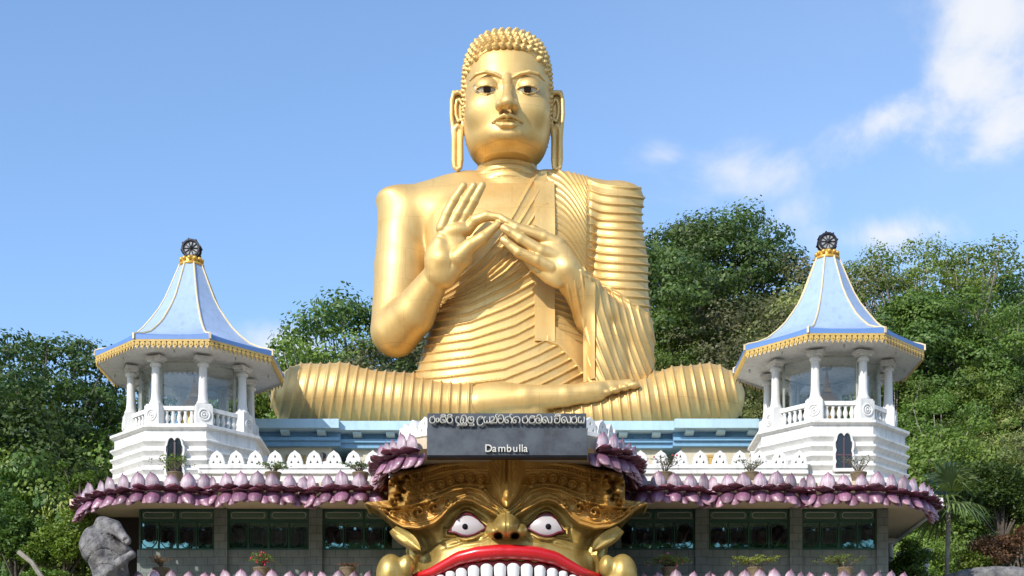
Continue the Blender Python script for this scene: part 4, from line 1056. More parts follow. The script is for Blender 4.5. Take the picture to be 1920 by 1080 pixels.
# right chest, beyond the hanging strip
dx = qx - 885; phR = (qy - 0.4 * dx - .0062 * dx * np.abs(dx)) / 30
phM = (qy - 0.35 * dx) / 27
mR = (qx > 850) & (qy < 600); mM = (qx > 850) & (qy >= 600)
dispT = np.where(mR, 0.035 + 0.06 * cord(phR, .16), dispT); dispT = np.where(mM, 0.035 + 0.05 * cord(phM, .16), dispT)
bl_lo = polyx(qx, [(700, 800), (830, 838), (900, 866), (960, 930), (1015, 1000), (1060, 1060)]); bl_hi = polyx(qx, [(880, 700), (885, 770), (950, 815), (1015, 870), (1060, 910)])
low = (qy >= bl_lo) & (qx > 820); dispT = np.where(low & mM, 0.035 + 0.075 * cord(ph) + 0.05 * (1 - stepf(ph - .5)), dispT)
band = (qx > 845) & (qy > bl_hi) & (qy < bl_lo)
dispT = np.where(band, 0.13 * smoothstep(-.03, .05, np.minimum(qy - bl_hi, bl_lo - qy) / 100) + .03, dispT)
edgeT = np.where(qx > 850, 1.0, edgeT)
# sleeve
fl = polyx(qx, [(1000, 515), (1020, 530), (1085, 568), (1150, 602), (1290, 700), (1340, 765), (1500, 900)])
dx = qx - 1035
phU = (qy - 30 * (1 - np.exp(-np.maximum(dx, 0) / 40)) - 0.04 * dx) / 38.5
phF = (qx - 0.20 * (qy - 560) - 0.00022 * np.maximum(qy - 560, 0) ** 2) / 32
up_ = smoothstep(-14, 14, qy - fl)
dispG = (0.04 + 0.085 * cord(phU, .135)) * (1 - up_) + (0.05 + 0.06 * cord(phF, .17)) * up_ + 0.07 * np.exp(-((qy - fl - 4) / 9) ** 2)
# legs
lx = ptx + 0.20 * (pty - 705) * np.clip((950 - ptx) / 380, 0.15, 1.3); rx_ = ptx - 0.20 * (pty - 700) * np.clip((ptx - 960) / 380, 0.15, 1.3)
sp = np.interp(ptx, [520, 700, 860, 905], [24, 23, 18, 17])
tabx = np.arange(480, 930.0); tabp = np.cumsum(1 / np.interp(tabx, [520, 700, 860, 905], [18.2, 17.8, 17.5, 17.3]))
phl = np.interp(lx, tabx, tabp)
tabx2 = np.arange(960, 1430.0); tabp2 = np.cumsum(1 / np.interp(tabx2, [1040, 1150, 1250, 1400], [17, 17.4, 17.8, 18.2]))
phr = np.interp(rx_, tabx2, tabp2)
dispL = 0.03 + 0.075 * np.where(ptx < 960, cord(phl, .13), cord(phr, .13))
footb = polyx(ptx, [(1000, 772), (1032, 762), (1060, 757), (1116, 746), (1160, 735), (1192, 724), (1200, 700), (1201, 600)])
mL = isL & ((ptx < 905) | ((ptx > 1032) & (pty > footb)))
edgeL = np.where(ptx < 960, smoothstep(905, 899, ptx), smoothstep(1034, 1042, ptx))
keepv = mL | isG | (isT & (ph > -.02) & (pty < 800)) | (isT & (qx > 850))
disp = np.where(isL, dispL * edgeL, np.where(isG, dispG, dispT * edgeT))
behind = (ptx < 850) & isT & (N0[:, 1] > 0.2); 
disp = disp - 0.02 * (1 - np.where(isT, edgeT, np.where(isL, edgeL, 1.0)))
upper = (isT | isG) & (qx > 950) & (qy < fl + 10)
wU = smoothstep(1026, 1048, qx)
phR2 = (qy - 0.4 * (qx - 885) - .0062 * (qx - 885) * np.abs(qx - 885)) / 30
dUp = (0.035 + 0.06 * cord(phR2, .16)) * (1 - wU) + (0.04 + 0.085 * cord(phU, .135)) * wU - 0.07 * np.exp(-((qx - 1038) / 9) ** 2) * (qy > 110)
disp = np.where(upper & (isT | (qy < fl - 14)), dUp, disp)
vdisp = vR + N0 * disp[:, None]
keep = keepv[fR].all(1)
rv, rf, _u = submesh(vdisp, fR, keep)
robe = mkobj('robe', np_mesh('robe', rv, rf), M['gold'], statue)
# flat strips of cloth
def front_y(fn, X, Z, y0=56.3, y1=61.5):
    X = np.asarray(X, np.float32); Z = np.asarray(Z, np.float32); Y = np.full(X.shape, y0, np.float32)
    for _ in range(60):
        d = fn(np.stack([X, Y, Z], 1)); Y = np.minimum(Y + np.maximum(d, 0) * .8, y1)
    return Y
def strip(name, fn, cx, wpx, yt, yb, off, thick, n=50, mm=5, slope=0.0, minf=None):
    V_ = []; X = []; Z = []
    for i in range(n + 1):
        py = yt + (yb - yt) * i / n
        for j in range(mm):
            px = cx + slope * (py - yt) + (j / (mm - 1) - .5) * wpx; q = P(px, py, 58.2); X.append(q.x); Z.append(q.z)
    Y = front_y(fn, X, Z).reshape(n + 1, mm)
    Y = np.minimum(Y, Y.mean(1, keepdims=True) + .02)
    k = np.ones(9) / 9
    for j in range(mm): Y[:, j] = np.convolve(np.pad(Y[:, j], 4, mode='edge'), k, 'valid')
    if minf is not None: Y = np.minimum(Y, minf)
    Y = Y.ravel() - off; N = len(X)
    vs = [(X[i], Y[i], Z[i]) for i in range(N)] + [(X[i], Y[i] + thick, Z[i]) for i in range(N)]; fs = []
    for i in range(n):
        for j in range(mm - 1):
            a = i * mm + j; fs += [(a, a + mm, a + mm + 1, a + 1), (N + a, N + a + 1, N + a + mm + 1, N + a + mm)]
        a = i * mm; fs += [(a, N + a, N + a + mm, a + mm)]; a += mm - 1; fs += [(a, a + mm, N + a + mm, N + a)]
    fs += [tuple(range(mm)) + tuple(N + j for j in range(mm))[::-1], tuple((n * mm) + j for j in range(mm))[::-1] + tuple(N + n * mm + j for j in range(mm))]
    return MB().add(vs, fs).build(name, M['gold'], statue, autos=35)
strip('shoulder_strip', lambda p: smin(f_torso(p), 0*p[:,0]+9, 0), 1021.5, 38, 322, 640, .17, .16)
strip('sleeve_border', lambda p: smin(f_torso(p), f_arms(p)[1], .2), 1103, 20, 518, 722, .18, .16)
# ---- hair
HH = [(28.6,.9,61.0),(29.0,1.28,61.6),(29.4,1.46,61.8),(30,1.60,62.0),(31,1.67,62.1),(31.5,1.66,62.1),(32,1.62,62.1),(32.5,1.535,62.0),(32.85,1.42,61.9),(33.1,1.26,61.7),(33.35,1.0,61.45),(33.52,.70,61.2),(33.64,.35,60.8)]
yfr = lambda z: float(np.interp(z, [28.6, 32.0, 32.5, 32.85, 33.1, 33.35, 33.52, 33.64], [58.3, 58.12, 58.30, 58.58, 58.92, 59.3, 59.7, 60.1]))
HHs = [(z, HX, a, (yfr(z) + yb) / 2, (yb - yfr(z)) / 2) for z, a, yb in HH]
Hz = np.array(sorted(HHs)); 
def hair_ok(x, y, z, m=0.0): return (y > 59.28 + m) | (1.5 * (z - 31.98) + (y - 58.42) > m)
hm = MB()
def ringpt(z, a, grow):
    xc, hw, yc_, hd = [np.interp(z, Hz[:, 0], Hz[:, c]) for c in (1, 2, 3, 4)]
    n = 2.25; c, s = math.cos(a), math.sin(a); k = (abs(c) ** n + abs(s) ** n) ** (-1 / n)
    return np.array([xc + (hw + grow) * c * k, yc_ + (hd + grow) * s * k, z])
zz = 28.75; row = 0; rows = []
while zz < 33.60:
    rows.append(zz); sl = (np.interp(zz + .05, Hz[:, 0], Hz[:, 2]) - np.interp(zz - .05, Hz[:, 0], Hz[:, 2])) / .1
    zz += 0.262 / math.sqrt(1 + min(sl * sl, 60))
rows.append(33.62)
HV = []; HF = []
ball = MB().ball((0, 0, 0), .145, 9, 6).ball((0, 0, .085), .10, 8, 5).ball((0, 0, .15), .05, 6, 4)
bV = np.array(ball.v); 
for r_, z in enumerate(rows):
    per = 2 * PI * max(.05, (np.interp(z, Hz[:, 0], Hz[:, 2]) + np.interp(z, Hz[:, 0], Hz[:, 4])) / 2)
    n = max(1, int(per / .28))
    for k in range(n):
        a = 2 * PI * (k + .5 * (r_ % 2)) / n + .1
        p_ = ringpt(z, a, .03)
        if not hair_ok(*p_): continue
        e = .03; t1 = ringpt(z, a + .05, .05) - ringpt(z, a - .05, .05); t2 = ringpt(min(z + .06, 33.63), a, .05) - ringpt(z - .06, a, .05)
        nn = np.cross(t1, t2); nn /= np.linalg.norm(nn) + 1e-9
        Q = np.array(Vector(nn).to_track_quat('Z', 'Y').to_matrix())
        hm.add([tuple(v) for v in (bV * rng.uniform(.93, 1.07)) @ Q.T + p_], ball.f)
f_cap = lambda p: np.maximum(s_stack(p, HHs, 2.25) - 0.05, -np.maximum(p[:, 1] - 59.28, 1.5 * (p[:, 2] - 32.0) + (p[:, 1] - 58.42)) * .7)
vc, fc = extract(f_cap, (-2.4, 57.6, 28.2), (2.05, 62.5, 34.3), 0.05, 1, 2.4)
hm.add([tuple(v) for v in vc], [tuple(q) for q in fc])
hair = hm.build('hair', M['gold'], statue, smooth=True)
# ---- ears
def f_ear(p, sx):
    c = lambda u, y, Y: pp(951 + sx * u, y, Y)
    out_ = [(82,180),(86,175),(93,173),(101,177),(104,190),(104.5,215),(102.5,235),(100.5,262),(101,300),(98.5,314),(93,318),(88,314),(86,300),(86.5,262),(84,240),(82,225)]
    d = s_chain(p, [c(u, y, 59.85) for u, y in out_], [.085] * len(out_), .02)
    inn = [(84,196),(89,187),(94.5,189),(96.5,200),(96,216),(91.5,228),(86,224)]
    d = smin(d, s_chain(p, [c(u, y, 59.92) for u, y in inn], [.07] * len(inn), .02), .03)
    d = smin(d, s_chain(p, [c(87, 242, 59.85), c(93, 237, 59.82), c(98, 243, 59.85)], [.10, .12, .10]), .05)
    for u in (88.5, 98.5): d = smin(d, s_chain(p, [c(u, 245, 59.86), c(u + .3, 310, 59.86)], [.10, .10]), .03)
    pl = s_box(p, pp(951 + sx * 93, 210, 60.1), (.24, .12, .85), .08); pl2 = s_box(p, pp(951 + sx * 93.4, 278, 60.08), (.15, .08, .78), .05)
    return smin(smin(d, pl, .05), pl2, .03)
for sx in (-1, 1):
    c = pp(951 + sx * 94, 246, 59.9)
    ve, fe = extract(lambda p: f_ear(p, sx), (c[0] - .5, 59.4, c[2] - 1.9), (c[0] + .5, 60.5, c[2] + 1.9), 0.026, 1, 1.6)
    mkobj('ear', np_mesh('ear', ve, fe), M['gold'], statue)
# ================================================================ the lion-faced gateway
MY = 48.0; ms = MY / F; MXc = (950 - 960) * ms
mz = lambda v: 1.6 + (1560 - v) * ms
gate = wroot('gate_mask', (MXc, 49.5, 8.5), 'huge golden monster face with red lips, white teeth and staring eyes around the entrance', 'sculpture')
def tabl(a, pts): q = np.array(sorted(pts), float); return np.interp(a, q[:, 0], q[:, 1])
def gs(x, w_): return np.exp(-(x / w_) ** 2)
C1 = [(0,985),(18,969),(63,943),(78,940),(92,944),(107,955),(122,973),(137,985),(166,994),(196,991),(218,978),(240,958),(268,944)]
C2 = [(0,965),(27,943),(38,928),(48,920),(70,914),(100,919),(122,929),(150,940),(180,947),(220,952),(268,943)]
C3 = [(0,910),(40,910),(68,908),(87,908),(106,913),(123,920),(143,925),(175,930),(268,938)]
C4 = [(0,886),(40,886),(68,883.5),(87,884),(106,889),(123,895),(143,900),(165,905),(268,920)]
C5 = [(0,874),(48,874),(92,875.5),(122,880),(144,888),(166,891),(200,893),(268,905)]
C6 = [(0,852),(48,857),(92,859),(122,863),(144,870),(166,877),(190,881),(205,884),(268,900)]
EV = lambda a, v: eye_sd(a, v)
def eye_sd(a, v):
    """px distance-like, <0 inside the staring eye (centre a=76)"""
    x = a - 75.0
    top = tabl(x, [(-38,990),(-25,980),(-15,968),(-5,963.5),(3,963),(10,965.5),(18,975),(26,988),(33,998)])
    bot = tabl(x, [(-38,990),(-26,996),(-14,1003),(0,1006),(12,1003.5),(22,998),(33,998)])
    return np.maximum(np.maximum(top - v, v - bot), np.maximum(x - 33, -38 - x))
r_ = np.random.RandomState(3)
blobs = [(r_.uniform(178, 224), r_.uniform(888, 950), r_.uniform(2.5, 6.0), r_.uniform(.12, .34)) for _ in range(95)]
blobs += [(r_.uniform(128, 190), r_.uniform(905, 948), r_.uniform(2.5, 4.5), r_.uniform(.04, .10)) for _ in range(45)]
blobs += [(r_.uniform(150, 200), r_.uniform(878, 905), r_.uniform(2.5, 4.0), r_.uniform(.04, .10)) for _ in range(25)]
def spiral(a, v, cx, cy, r, amp, w_, sgn=1, ph=0.0, turns=1.7):
    dx, dy = a - cx, (v - cy) * sgn; rr = np.sqrt(dx * dx + dy * dy) + 1e-6; th = np.arctan2(dy, dx) + ph
    k = r / (turns * 2 * PI); q = (rr / k - th) / (2 * PI); d = np.abs(q - np.round(q)) * 2 * PI * k
    return amp * gs(d, w_) * smoothstep(r * 1.15, r * .85, rr) + amp * .6 * gs(rr, w_ * 1.6)
def mask_h(u, v):
    a = np.abs(u)
    # bare face
    face = 1.15 * np.sqrt(np.maximum(0, 1 - (a / 203) ** 2.2)) - 0.15
    muz = np.maximum(0, 1 - (a / 165) ** 2 - ((v - 1058) / 62) ** 2); face = face + 0.62 * np.sqrt(muz) * 0.9
    face = face - 0.34 * gs((a - tabl(v, [(985, 175), (1010, 160), (1040, 148), (1080, 170)])), 16) * smoothstep(985, 1010, v)
    face = face + 0.10 * gs(np.sqrt(((a - 75) / 46) ** 2 + ((v - 985) / 30) ** 2) - 1, .30)
    esd = eye_sd(a, v); face = face + 0.13 * gs(esd - 5.5, 3.5) - 0.05 * gs(esd - 11, 3)
    face = np.where(esd < 0.5, face - 0.32, face)
    # laugh line beside the nose
    face = face - 0.10 * gs(v - tabl(a, [(20, 1000), (45, 1012), (80, 1016), (140, 1035)]), 3) * smoothstep(150, 60, a) * (a > 18)
    c1, c2, c3, c4, c5, c6 = [tabl(a, C) for C in (C1, C2, C3, C4, C5, C6)]
    # crown plate
    rec = 0.75 * smoothstep(960, 850, v)
    pl = 0.30 + 1.15 * np.sqrt(np.maximum(0.02, 1 - (a / 275) ** 2.2)) - rec
    w12 = np.clip((v - c2) / np.maximum(c1 - c2, 4), 0, 1)
    h = pl - 0.20 * np.sin(PI * w12)
    h = h + 0.340 * gs(v - c1 + 5, 3.4) + 0.243 * gs(v - c1 + 13, 3.0) + 0.316 * gs(v - c2, 3.0) + 0.146 * gs(v - c2 - 7, 2.5) + 0.121 * gs(v - c2 + 8, 2.5)
    for k_ in range(3): h = h + 0.109 * gs(v - (c1 - (c1 - c2) * (.42 + .17 * k_)), 2.3) * smoothstep(125, 145, a)
    h = h + 0.170 * gs(v - c3, 2.6) + 0.170 * gs(v - c4, 2.6) - 0.06 * ((v > c4) & (v < c3)) + 0.097 * gs(v - (c4 + c5) / 2, 2.3) + 0.121 * gs(v - c5 - 5, 2.1) + 0.121 * gs(v - c5 + 5, 2.1)
    ab = a / 5.2; h = h + 0.243 * gs(v - c5, 3.2) * gs((ab - np.round(ab)) * 5.2, 1.9)
    ab = a / 4.4; h = h + 0.243 * gs(v - c6 - 3.5, 3.2) * gs((ab - np.round(ab)) * 4.4, 2.1) + 0.170 * gs(v - c6 - 9, 2.5)
    for ca, cv_ in ((49,898),(68,895.5),(87,896),(106,901),(123.5,907.5),(143,913)):
        rr = np.sqrt((a - ca) ** 2 + (v - cv_) ** 2)
        h = h + 1.6 * np.where(rr < 9.5, 0.07 * smoothstep(9.5, 8.2, rr) + 0.099 * gs(rr - 7.2, 1.2) + 0.081 * gs(rr - 3.6, 1.1) + 0.162 * gs(rr, 2.6), 0)
    for ca, cv_, r__, am, ph_ in ((108,942,13,.15,1.0),(136,951,14,.17,1.2),(165,960,16,.17,1.4),(122,934,8,.1,0),(150,941,9,.12,.5),(180,948,10,.12,.8),(190,968,10,.10,2.0),(212,962,9,.09,2.4),(230,954,8,.07,2.6)):
        rr = np.sqrt((a - ca) ** 2 + (v - cv_) ** 2)
        h = h + am * 1.4 * smoothstep(r__, r__ * .45, rr) * .55 + spiral(a, v, ca, cv_, r__, am * 1.4, 1.7, 1, ph_)
    for ca, cv_, r__, am in blobs: h = h + 1.5 * am * gs(np.sqrt((a - ca) ** 2 + (v - cv_) ** 2), r__)
    # small round boss beside the centre drop
    h = np.maximum(h, pl + .30 * np.sqrt(np.maximum(0, 1 - ((a - 46) / 8) ** 2 - ((v - 912) / 6) ** 2)) - .02)
    crown = (v < c1) 
    out = np.where(crown, np.maximum(h, face), face)
    out = np.where((v >= c1) & (v < c1 + 3), np.minimum(face, face), out)
    # centre drop
    W = tabl(v, [(845,35),(880,35),(900,32),(915,27),(930,20),(942,11),(951,3)])
    dr = 0.62 * np.sqrt(np.maximum(0, 1 - (a / W) ** 2)) + pl * .9 + .12
    dr = dr - 0.16 * gs(a, 2.2) * smoothstep(915, 895, v) - .07 * gs(a - 7 - (v - 850) * .05, 1.6) * (v < 925)
    lf = (a * 1.1 + v * .55) / 7; dr = dr + .035 * np.cos(2 * PI * lf) * smoothstep(11, 16, a)
    dr = dr + 0.32 * np.sqrt(np.maximum(0, 1 - (a / 7) ** 2 - ((v - 927) / tabl(v, [(905, 24), (927, 24), (930, 11), (942, 11)])) ** 2))
    out = np.where((a < W) & (v < 951), np.maximum(out, dr), out)
    # nose
    br = 1.25 + 0.55 * smoothstep(945, 985, v); bw = tabl(v, [(940, 11), (970, 14), (990, 22)])
    out = np.where((v > 938) & (v < 992), np.maximum(out, br * (0.55 + .45 * np.sqrt(np.maximum(0, 1 - (a / (bw * 1.25)) ** 2)))*(a < bw * 1.25)), out)
    nb = 1.35 + 0.95 * np.sqrt(np.maximum(0, 1 - (a / 24) ** 2.2 - ((v - 985) / 24) ** 2)); out = np.where((a / 24) ** 2.2 + ((v - 985) / 24) ** 2 < 1, np.maximum(out, nb - .06 * gs(a, 1.6)), out)
    q = ((a - 23) / 17) ** 2 + ((v - 995) / 15) ** 2
    out = np.where(q < 1, np.maximum(out, 1.10 + .85 * np.sqrt(np.maximum(0, 1 - q))), out)
    q = ((a - 15.5) / 8.5) ** 2 + ((v - 1004) / 6) ** 2; out = out - .75 * smoothstep(1.15, .5, q)
    return out
U_ = [(850,60),(856,120),(862,150),(870,190),(882,212),(890,219),(905,222),(925,222),(937,222),(941,262),(944,269),(948,262),(956,246),(970,228),(982,212),(990,196),(1000,190),(1035,189),(1060,184),(1077,177),(1120,176)]
st = 1.0; us = np.arange(-272, 272.01, st); vs_ = np.arange(850, 1119.01, st)
UU, VV = np.meshgrid(us, vs_); AA = np.abs(UU)
HH_ = mask_h(UU, VV)
edge = np.minimum(tabl(VV, U_) - AA, (VV - tabl(AA, C6)) * 1.0)
lipU = lambda a: tabl(a, [(0,1021.5),(21,1022),(56,1025),(91,1034.5),(140,1064),(176,1077)])
lipT = lambda a: tabl(a, [(0,26),(56,26),(91,24),(140,18),(176,9)])
mouth_low = VV - (lipU(AA) + lipT(AA) * .6)
inside = (edge > -0.01) & ((mouth_low < 0) | (AA > 174))
k_ = smoothstep(0, 7, edge); HHf = HH_ * 1.0 - (1 - np.sqrt(np.clip(1 - (1 - k_) ** 2, 0, 1))) * 0.75
# soften everything a little so the relief reads as cast plaster
def blur(h): 
    g_ = np.pad(h, 1, mode='edge'); return (g_[1:-1, 1:-1] * 4 + g_[:-2, 1:-1] * 2 + g_[2:, 1:-1] * 2 + g_[1:-1, :-2] * 2 + g_[1:-1, 2:] * 2 + g_[:-2, :-2] + g_[2:, 2:] + g_[:-2, 2:] + g_[2:, :-2]) / 16
HHf = blur(HHf)
ny_, nx_ = UU.shape; idm = np.arange(nx_ * ny_).reshape(ny_, nx_)
YY = MY - HHf; VT = np.stack([(UU - 10) * YY / F, YY, 1.6 + (1560 - VV) * YY / F], -1).reshape(-1, 3)
VT = np.stack([VT[:, 0], VT[:, 1], VT[:, 2]], 1)
q4 = inside[:-1, :-1] & inside[1:, :-1] & inside[:-1, 1:] & inside[1:, 1:]
Fq = np.stack([idm[:-1, :-1][q4], idm[1:, :-1][q4], idm[1:, 1:][q4], idm[:-1, 1:][q4]], 1)
v2, f2, _ = submesh(VT, Fq, np.ones(len(Fq), bool))
# give it thickness: extrude the open rim back to the wall
ed = {}
for q in f2:
    for i in range(4):
        a_, b_ = int(q[i]), int(q[(i + 1) % 4]); 
        if (b_, a_) in ed: del ed[(b_, a_)]
        else: ed[(a_, b_)] = 1
n0 = len(v2); rim = sorted({i for e in ed for i in e}); mp_ = {i: n0 + k for k, i in enumerate(rim)}
back = v2[rim].copy(); back[:, 1] = np.maximum(back[:, 1] + .9, 48.9)
v3 = np.concatenate([v2, back]); f3 = np.concatenate([f2, np.array([(b_, a_, mp_[a_], mp_[b_]) for a_, b_ in ed])])
cz = v3[f3].mean(1); fu, fv = to_px(cz); fu = np.abs(fu - 950)
crown_m = (fv < tabl(fu, C1) - .5) & ((fu > 22) | (fv < 950)) & (cz[:, 1] < 48.6)
for nm, msk, mt_ in (('face', ~crown_m, 'oldgold'), ('crown', crown_m, 'crowngold')):
    v_, f_, _ = submesh(v3, f3, msk); mkobj(nm, np_mesh(nm, v_, f_), M[mt_], gate)
hM = lambda a, v: float(mask_h(np.array([a], float), np.array([v], float))[0])
def gp(u, v, h): Yd = MY - h; return ((u - 10) * Yd / F, Yd, 1.6 + (1560 - v) * Yd / F)
for sx in (-1, 1):
    # eye
    n = 40; vs = []; fs = []; xs = np.linspace(-37.5, 32.8, n + 1)
    topv = tabl(xs, [(-38,990),(-25,980),(-15,968),(-5,963.5),(3,963),(10,965.5),(18,975),(26,988),(33,998)]); botv = tabl(xs, [(-38,990),(-26,996),(-14,1003),(0,1006),(12,1003.5),(22,998),(33,998)])
    if True:
        for arr in (topv, botv):
            for _ in range(3): arr[1:-1] = (arr[:-2] + 2 * arr[1:-1] + arr[2:]) / 4
    for i in range(n + 1):
        for j in range(17):
            t = j / 16; v = topv[i] * (1 - t) + botv[i] * t; rr = min(1, math.hypot(xs[i] / 42, (v - 985) / 28))
            vs.append(gp(sx * (75 + xs[i]), v, .98 + .36 * math.sqrt(1 - rr * rr * .95)))
    for i in range(n):
        for j in range(16): a = i * 17 + j; fs.append((a, a + 1, a + 18, a + 17))
    eye = MB().add(vs, fs).build('eye', M['eyewhite'], gate, smooth=True)
    MB().ball(gp(sx * 78, 987.5, 1.31), .095, 14, 10, (1, 1.0, 1)).build('pupil', M['eyeblack'], eye, smooth=True)
    ringc = [(x, v) for x, v in zip(xs[::2], topv[::2])] + [(x, v) for x, v in list(zip(xs[::2], botv[::2]))[::-1][1:-1]]
    MB().tube([gp(sx * (75 + x), v + (.6 if i < len(ringc) / 2 else -.3), 1.15 + .12 * (1 - (x / 40) ** 2)) for i, (x, v) in enumerate(ringc)], .037, 6, closed=True).build('eyelid_line', M['maroonline'], eye, smooth=True)
    # ear: a pointed leaf
    vs = []; fs = []; n = 18
    axis = [(-213 + 52 * t + 4 * math.sin(PI * t), 991 + 41 * t) for t in np.linspace(0, 1, n + 1)]
    for i in range(n + 1):
        t = i / n; cx, cy = axis[i]; wd = 17.5 * (max(0, math.sin(PI * min(1, t * .86 + .14))) ** .75) * (1 - .25 * t); dx, dy = .78, -.62
        for j in range(9):
            q = -1 + j / 4; hh = .75 + .34 * math.sqrt(max(0, 1 - q * q)) + .10 * gs(q - .75, .2) - .12 * gs(q + .1, .4) + .2 * t
            vs.append(gp(-sx * (cx + dx * wd * q) , cy + dy * wd * q, hh))
    N = len(vs); vs += [(x, y + .28, z) for x, y, z in vs]
    for i in range(n):
        for j in range(8): a = i * 9 + j; fs += [(a, a + 1, a + 10, a + 9), (N + a, N + a + 9, N + a + 10, N + a + 1)]
        a = i * 9; fs += [(a, a + 9, N + a + 9, N + a)]; a += 8; fs += [(a, N + a, N + a + 9, a + 9)]
    fs += [tuple(range(9)) + tuple(N + j for j in range(9))[::-1], tuple(n * 9 + j for j in range(9))[::-1] + tuple(N + n * 9 + j for j in range(9))]
    MB().add(vs, fs).build('ear', M['oldgold'], gate, autos=50)
    # rolled lobe at the corner of the mouth
    def f_lobe(p):
        c = lambda u, v, h: np.array(gp(sx * u, v, h), np.float32)
        d = s_ell(p, c(217, 1078, .75), (.47, .55, .66)); d = smin(d, s_ell(p, c(188, 1062, .85), (.26, .35, .36)), .10)
        d = smin(d, s_chain(p, [c(200, 1100, .9), c(182, 1112, 1.0)], [.3, .25]), .15)
        return smax(d, -s_chain(p, [c(196, 1050, 1.2), c(192, 1075, 1.35), (c(196, 1100, 1.3))], [.05, .06, .05]), .08)
    cx = (sx * 207 - 10) * 47.2 / F
    ve, fe = extract(f_lobe, (cx - 1.1, 46.3, mz(1135)), (cx + 1.1, 48.2, mz(1030)), .04, 2, 1.6); mkobj('mouth_lobe', np_mesh('mouth_lobe', ve, fe), M['oldgold'], gate)
# lips, gum, teeth
hl_ = lambda a: 1.50 - .9 * (a / 178) ** 2
pts = []; vs = []; fs = []; nn_ = 72; m_ = 14
for i in range(nn_ + 1):
    u = -177 + 354 * i / nn_; a = abs(u); T = lipT(a); cv_ = lipU(a) + T / 2; ry = T / 2 * ms * 1.02; rd = .26 * (T / 26) ** .8; dip = 1 - .05 * gs(u, 5)
    # normal of the lip curve in the picture plane
    sl = (lipU(abs(u + 2)) + lipT(abs(u+2))/2 - lipU(abs(u - 2)) - lipT(abs(u-2))/2) / 4; nl = math.hypot(1, sl)
    for j in range(m_):
        q = 2 * PI * j / m_; dn = math.sin(q) * ry * dip / nl
        g0 = gp(u, cv_, hl_(a)); vs.append((g0[0] + dn * sl * .9, g0[1] - rd * math.cos(q) * dip, g0[2] + dn))
for i in range(nn_):
    for j in range(m_): j2 = (j + 1) % m_; fs.append((i * m_ + j, i * m_ + j2, (i + 1) * m_ + j2, (i + 1) * m_ + j))
fs += [tuple(range(m_)), tuple(nn_ * m_ + j for j in range(m_))[::-1]]
MB().add(vs, fs).build('upper_lip', M['red'], gate, smooth=True)
TE = [(12.5, 1057, 24.5), (37.5, 1058, 24), (62, 1061, 23), (85, 1066, 22), (105.5, 1071, 19), (124, 1077.5, 17), (140, 1084, 15)]
gm = MB(); gl_ = []
for sx in (-1, 1):
    for a, tv, wv in (TE if sx > 0 else TE[::-1]):
        for q in (-.5, -.25, 0, .25): gl_.append(gp(sx * a + wv * q * 1, tv - 3.2 + 3.0 * abs(q) * 1.5, 1.30 - .9 * (a / 178) ** 2))
gl_.sort(key=lambda p: p[0]); gm.tube(gl_, .085, 8); gm.build('gum', M['gum'], gate, smooth=True)
for sx in (-1, 1):
    for a, tv, wv in TE:
        mb = MB(); nv, nu = 12, 16; hh = 34.0 if a < 100 else 26.0; d0 = 1.34 - .9 * (a / 178) ** 2; vs = []; fs = []
        for i in range(nv + 1):
            t = i / nv; wd = wv * .485 * (max(0, 1 - abs(2 * t - .75) ** 5) if t < .4 else 1) ** .35 * (1 - .18 * t ** 2) * (.55 + .45 * min(1, t / .12)) * (1 if t < .88 else math.sqrt(max(.02, 1 - ((t - .88) / .12) ** 2)))
            for j in range(nu):
                q = 2 * PI * j / nu; c, s = math.cos(q), math.sin(q); e = (abs(c) ** 2.6 + abs(s) ** 2.6) ** (-1 / 2.6)
                g0 = gp(sx * a + wd * c * e, tv + hh * t, d0); vs.append((g0[0], g0[1] - (.02 + .19 * min(1, wd / 9)) * s * e, g0[2]))
        for i in range(nv):
            for j in range(nu): j2 = (j + 1) % nu; fs.append((i * nu + j, i * nu + j2, (i + 1) * nu + j2, (i + 1) * nu + j))
        fs += [tuple(range(nu)), tuple(nv * nu + j for j in range(nu))[::-1]]
        mb.add(vs, fs).build('tooth', M['tooth'], gate, smooth=True)
MB().box(MXc - 140 * ms, MXc + 140 * ms, 47.5, 47.6, 8.5, mz(1060)).build('mouth_interior', M['gum'], gate)

# ================================================================ name board over the gate
SY = 44.80; ss = SY / F
sx0, sx1 = (800.5 - 960) * ss, (1101.5 - 960) * ss; sz = lambda v: 1.6 + (1560 - v) * ss
sign = wroot('name_board', ((sx0 + sx1) / 2, SY, sz(853)), 'long dark slate name board with raised Sinhala letters and the word Dambulla above the gate', 'sign')
MB().box(sx0, sx1, SY, SY + .42, sz(853.5), sz(803.2)).build('lower_panel', M['slab'], sign)
MB().box(sx0 + .01, sx1 - .03, SY + .03, SY + .42, sz(802.9), sz(774.5)).build('upper_panel', M['slab'], sign)
tr_ = MB().box(sx0 - .01, sx1 + .01, SY + .05, SY + .42, sz(856), sz(853.7)); tr_.build('bottom_edge', M['wheel'], sign)
SC = 11.369
ra = [(205,183),(214,197),(190,212),(155,215),(132,248),(130,300),(155,335),(190,345),(225,325),(240,285),(235,245),(212,214)]
va = [(0,50),(20,15),(60,0),(100,25),(112,85),(100,145),(60,178),(15,165),(-3,125),(10,85),(45,75),(68,88)]
ya = [(50,15),(12,20),(3,70),(12,120),(42,140),(68,122),(68,88),(66,122),(92,140),(122,120),(132,50),(127,5)]
haa = [(38,12),(8,35),(3,95),(28,130),(66,126),(74,88),(46,68),(30,80)]
hab = [(38,12),(70,2),(98,32),(122,95),(138,132)]
alp = [(0,0),(30,8),(36,85),(18,134),(-20,126)]
sh = lambda pts, dx, dy=0: [(x + dx, y + dy) for x, y in pts]
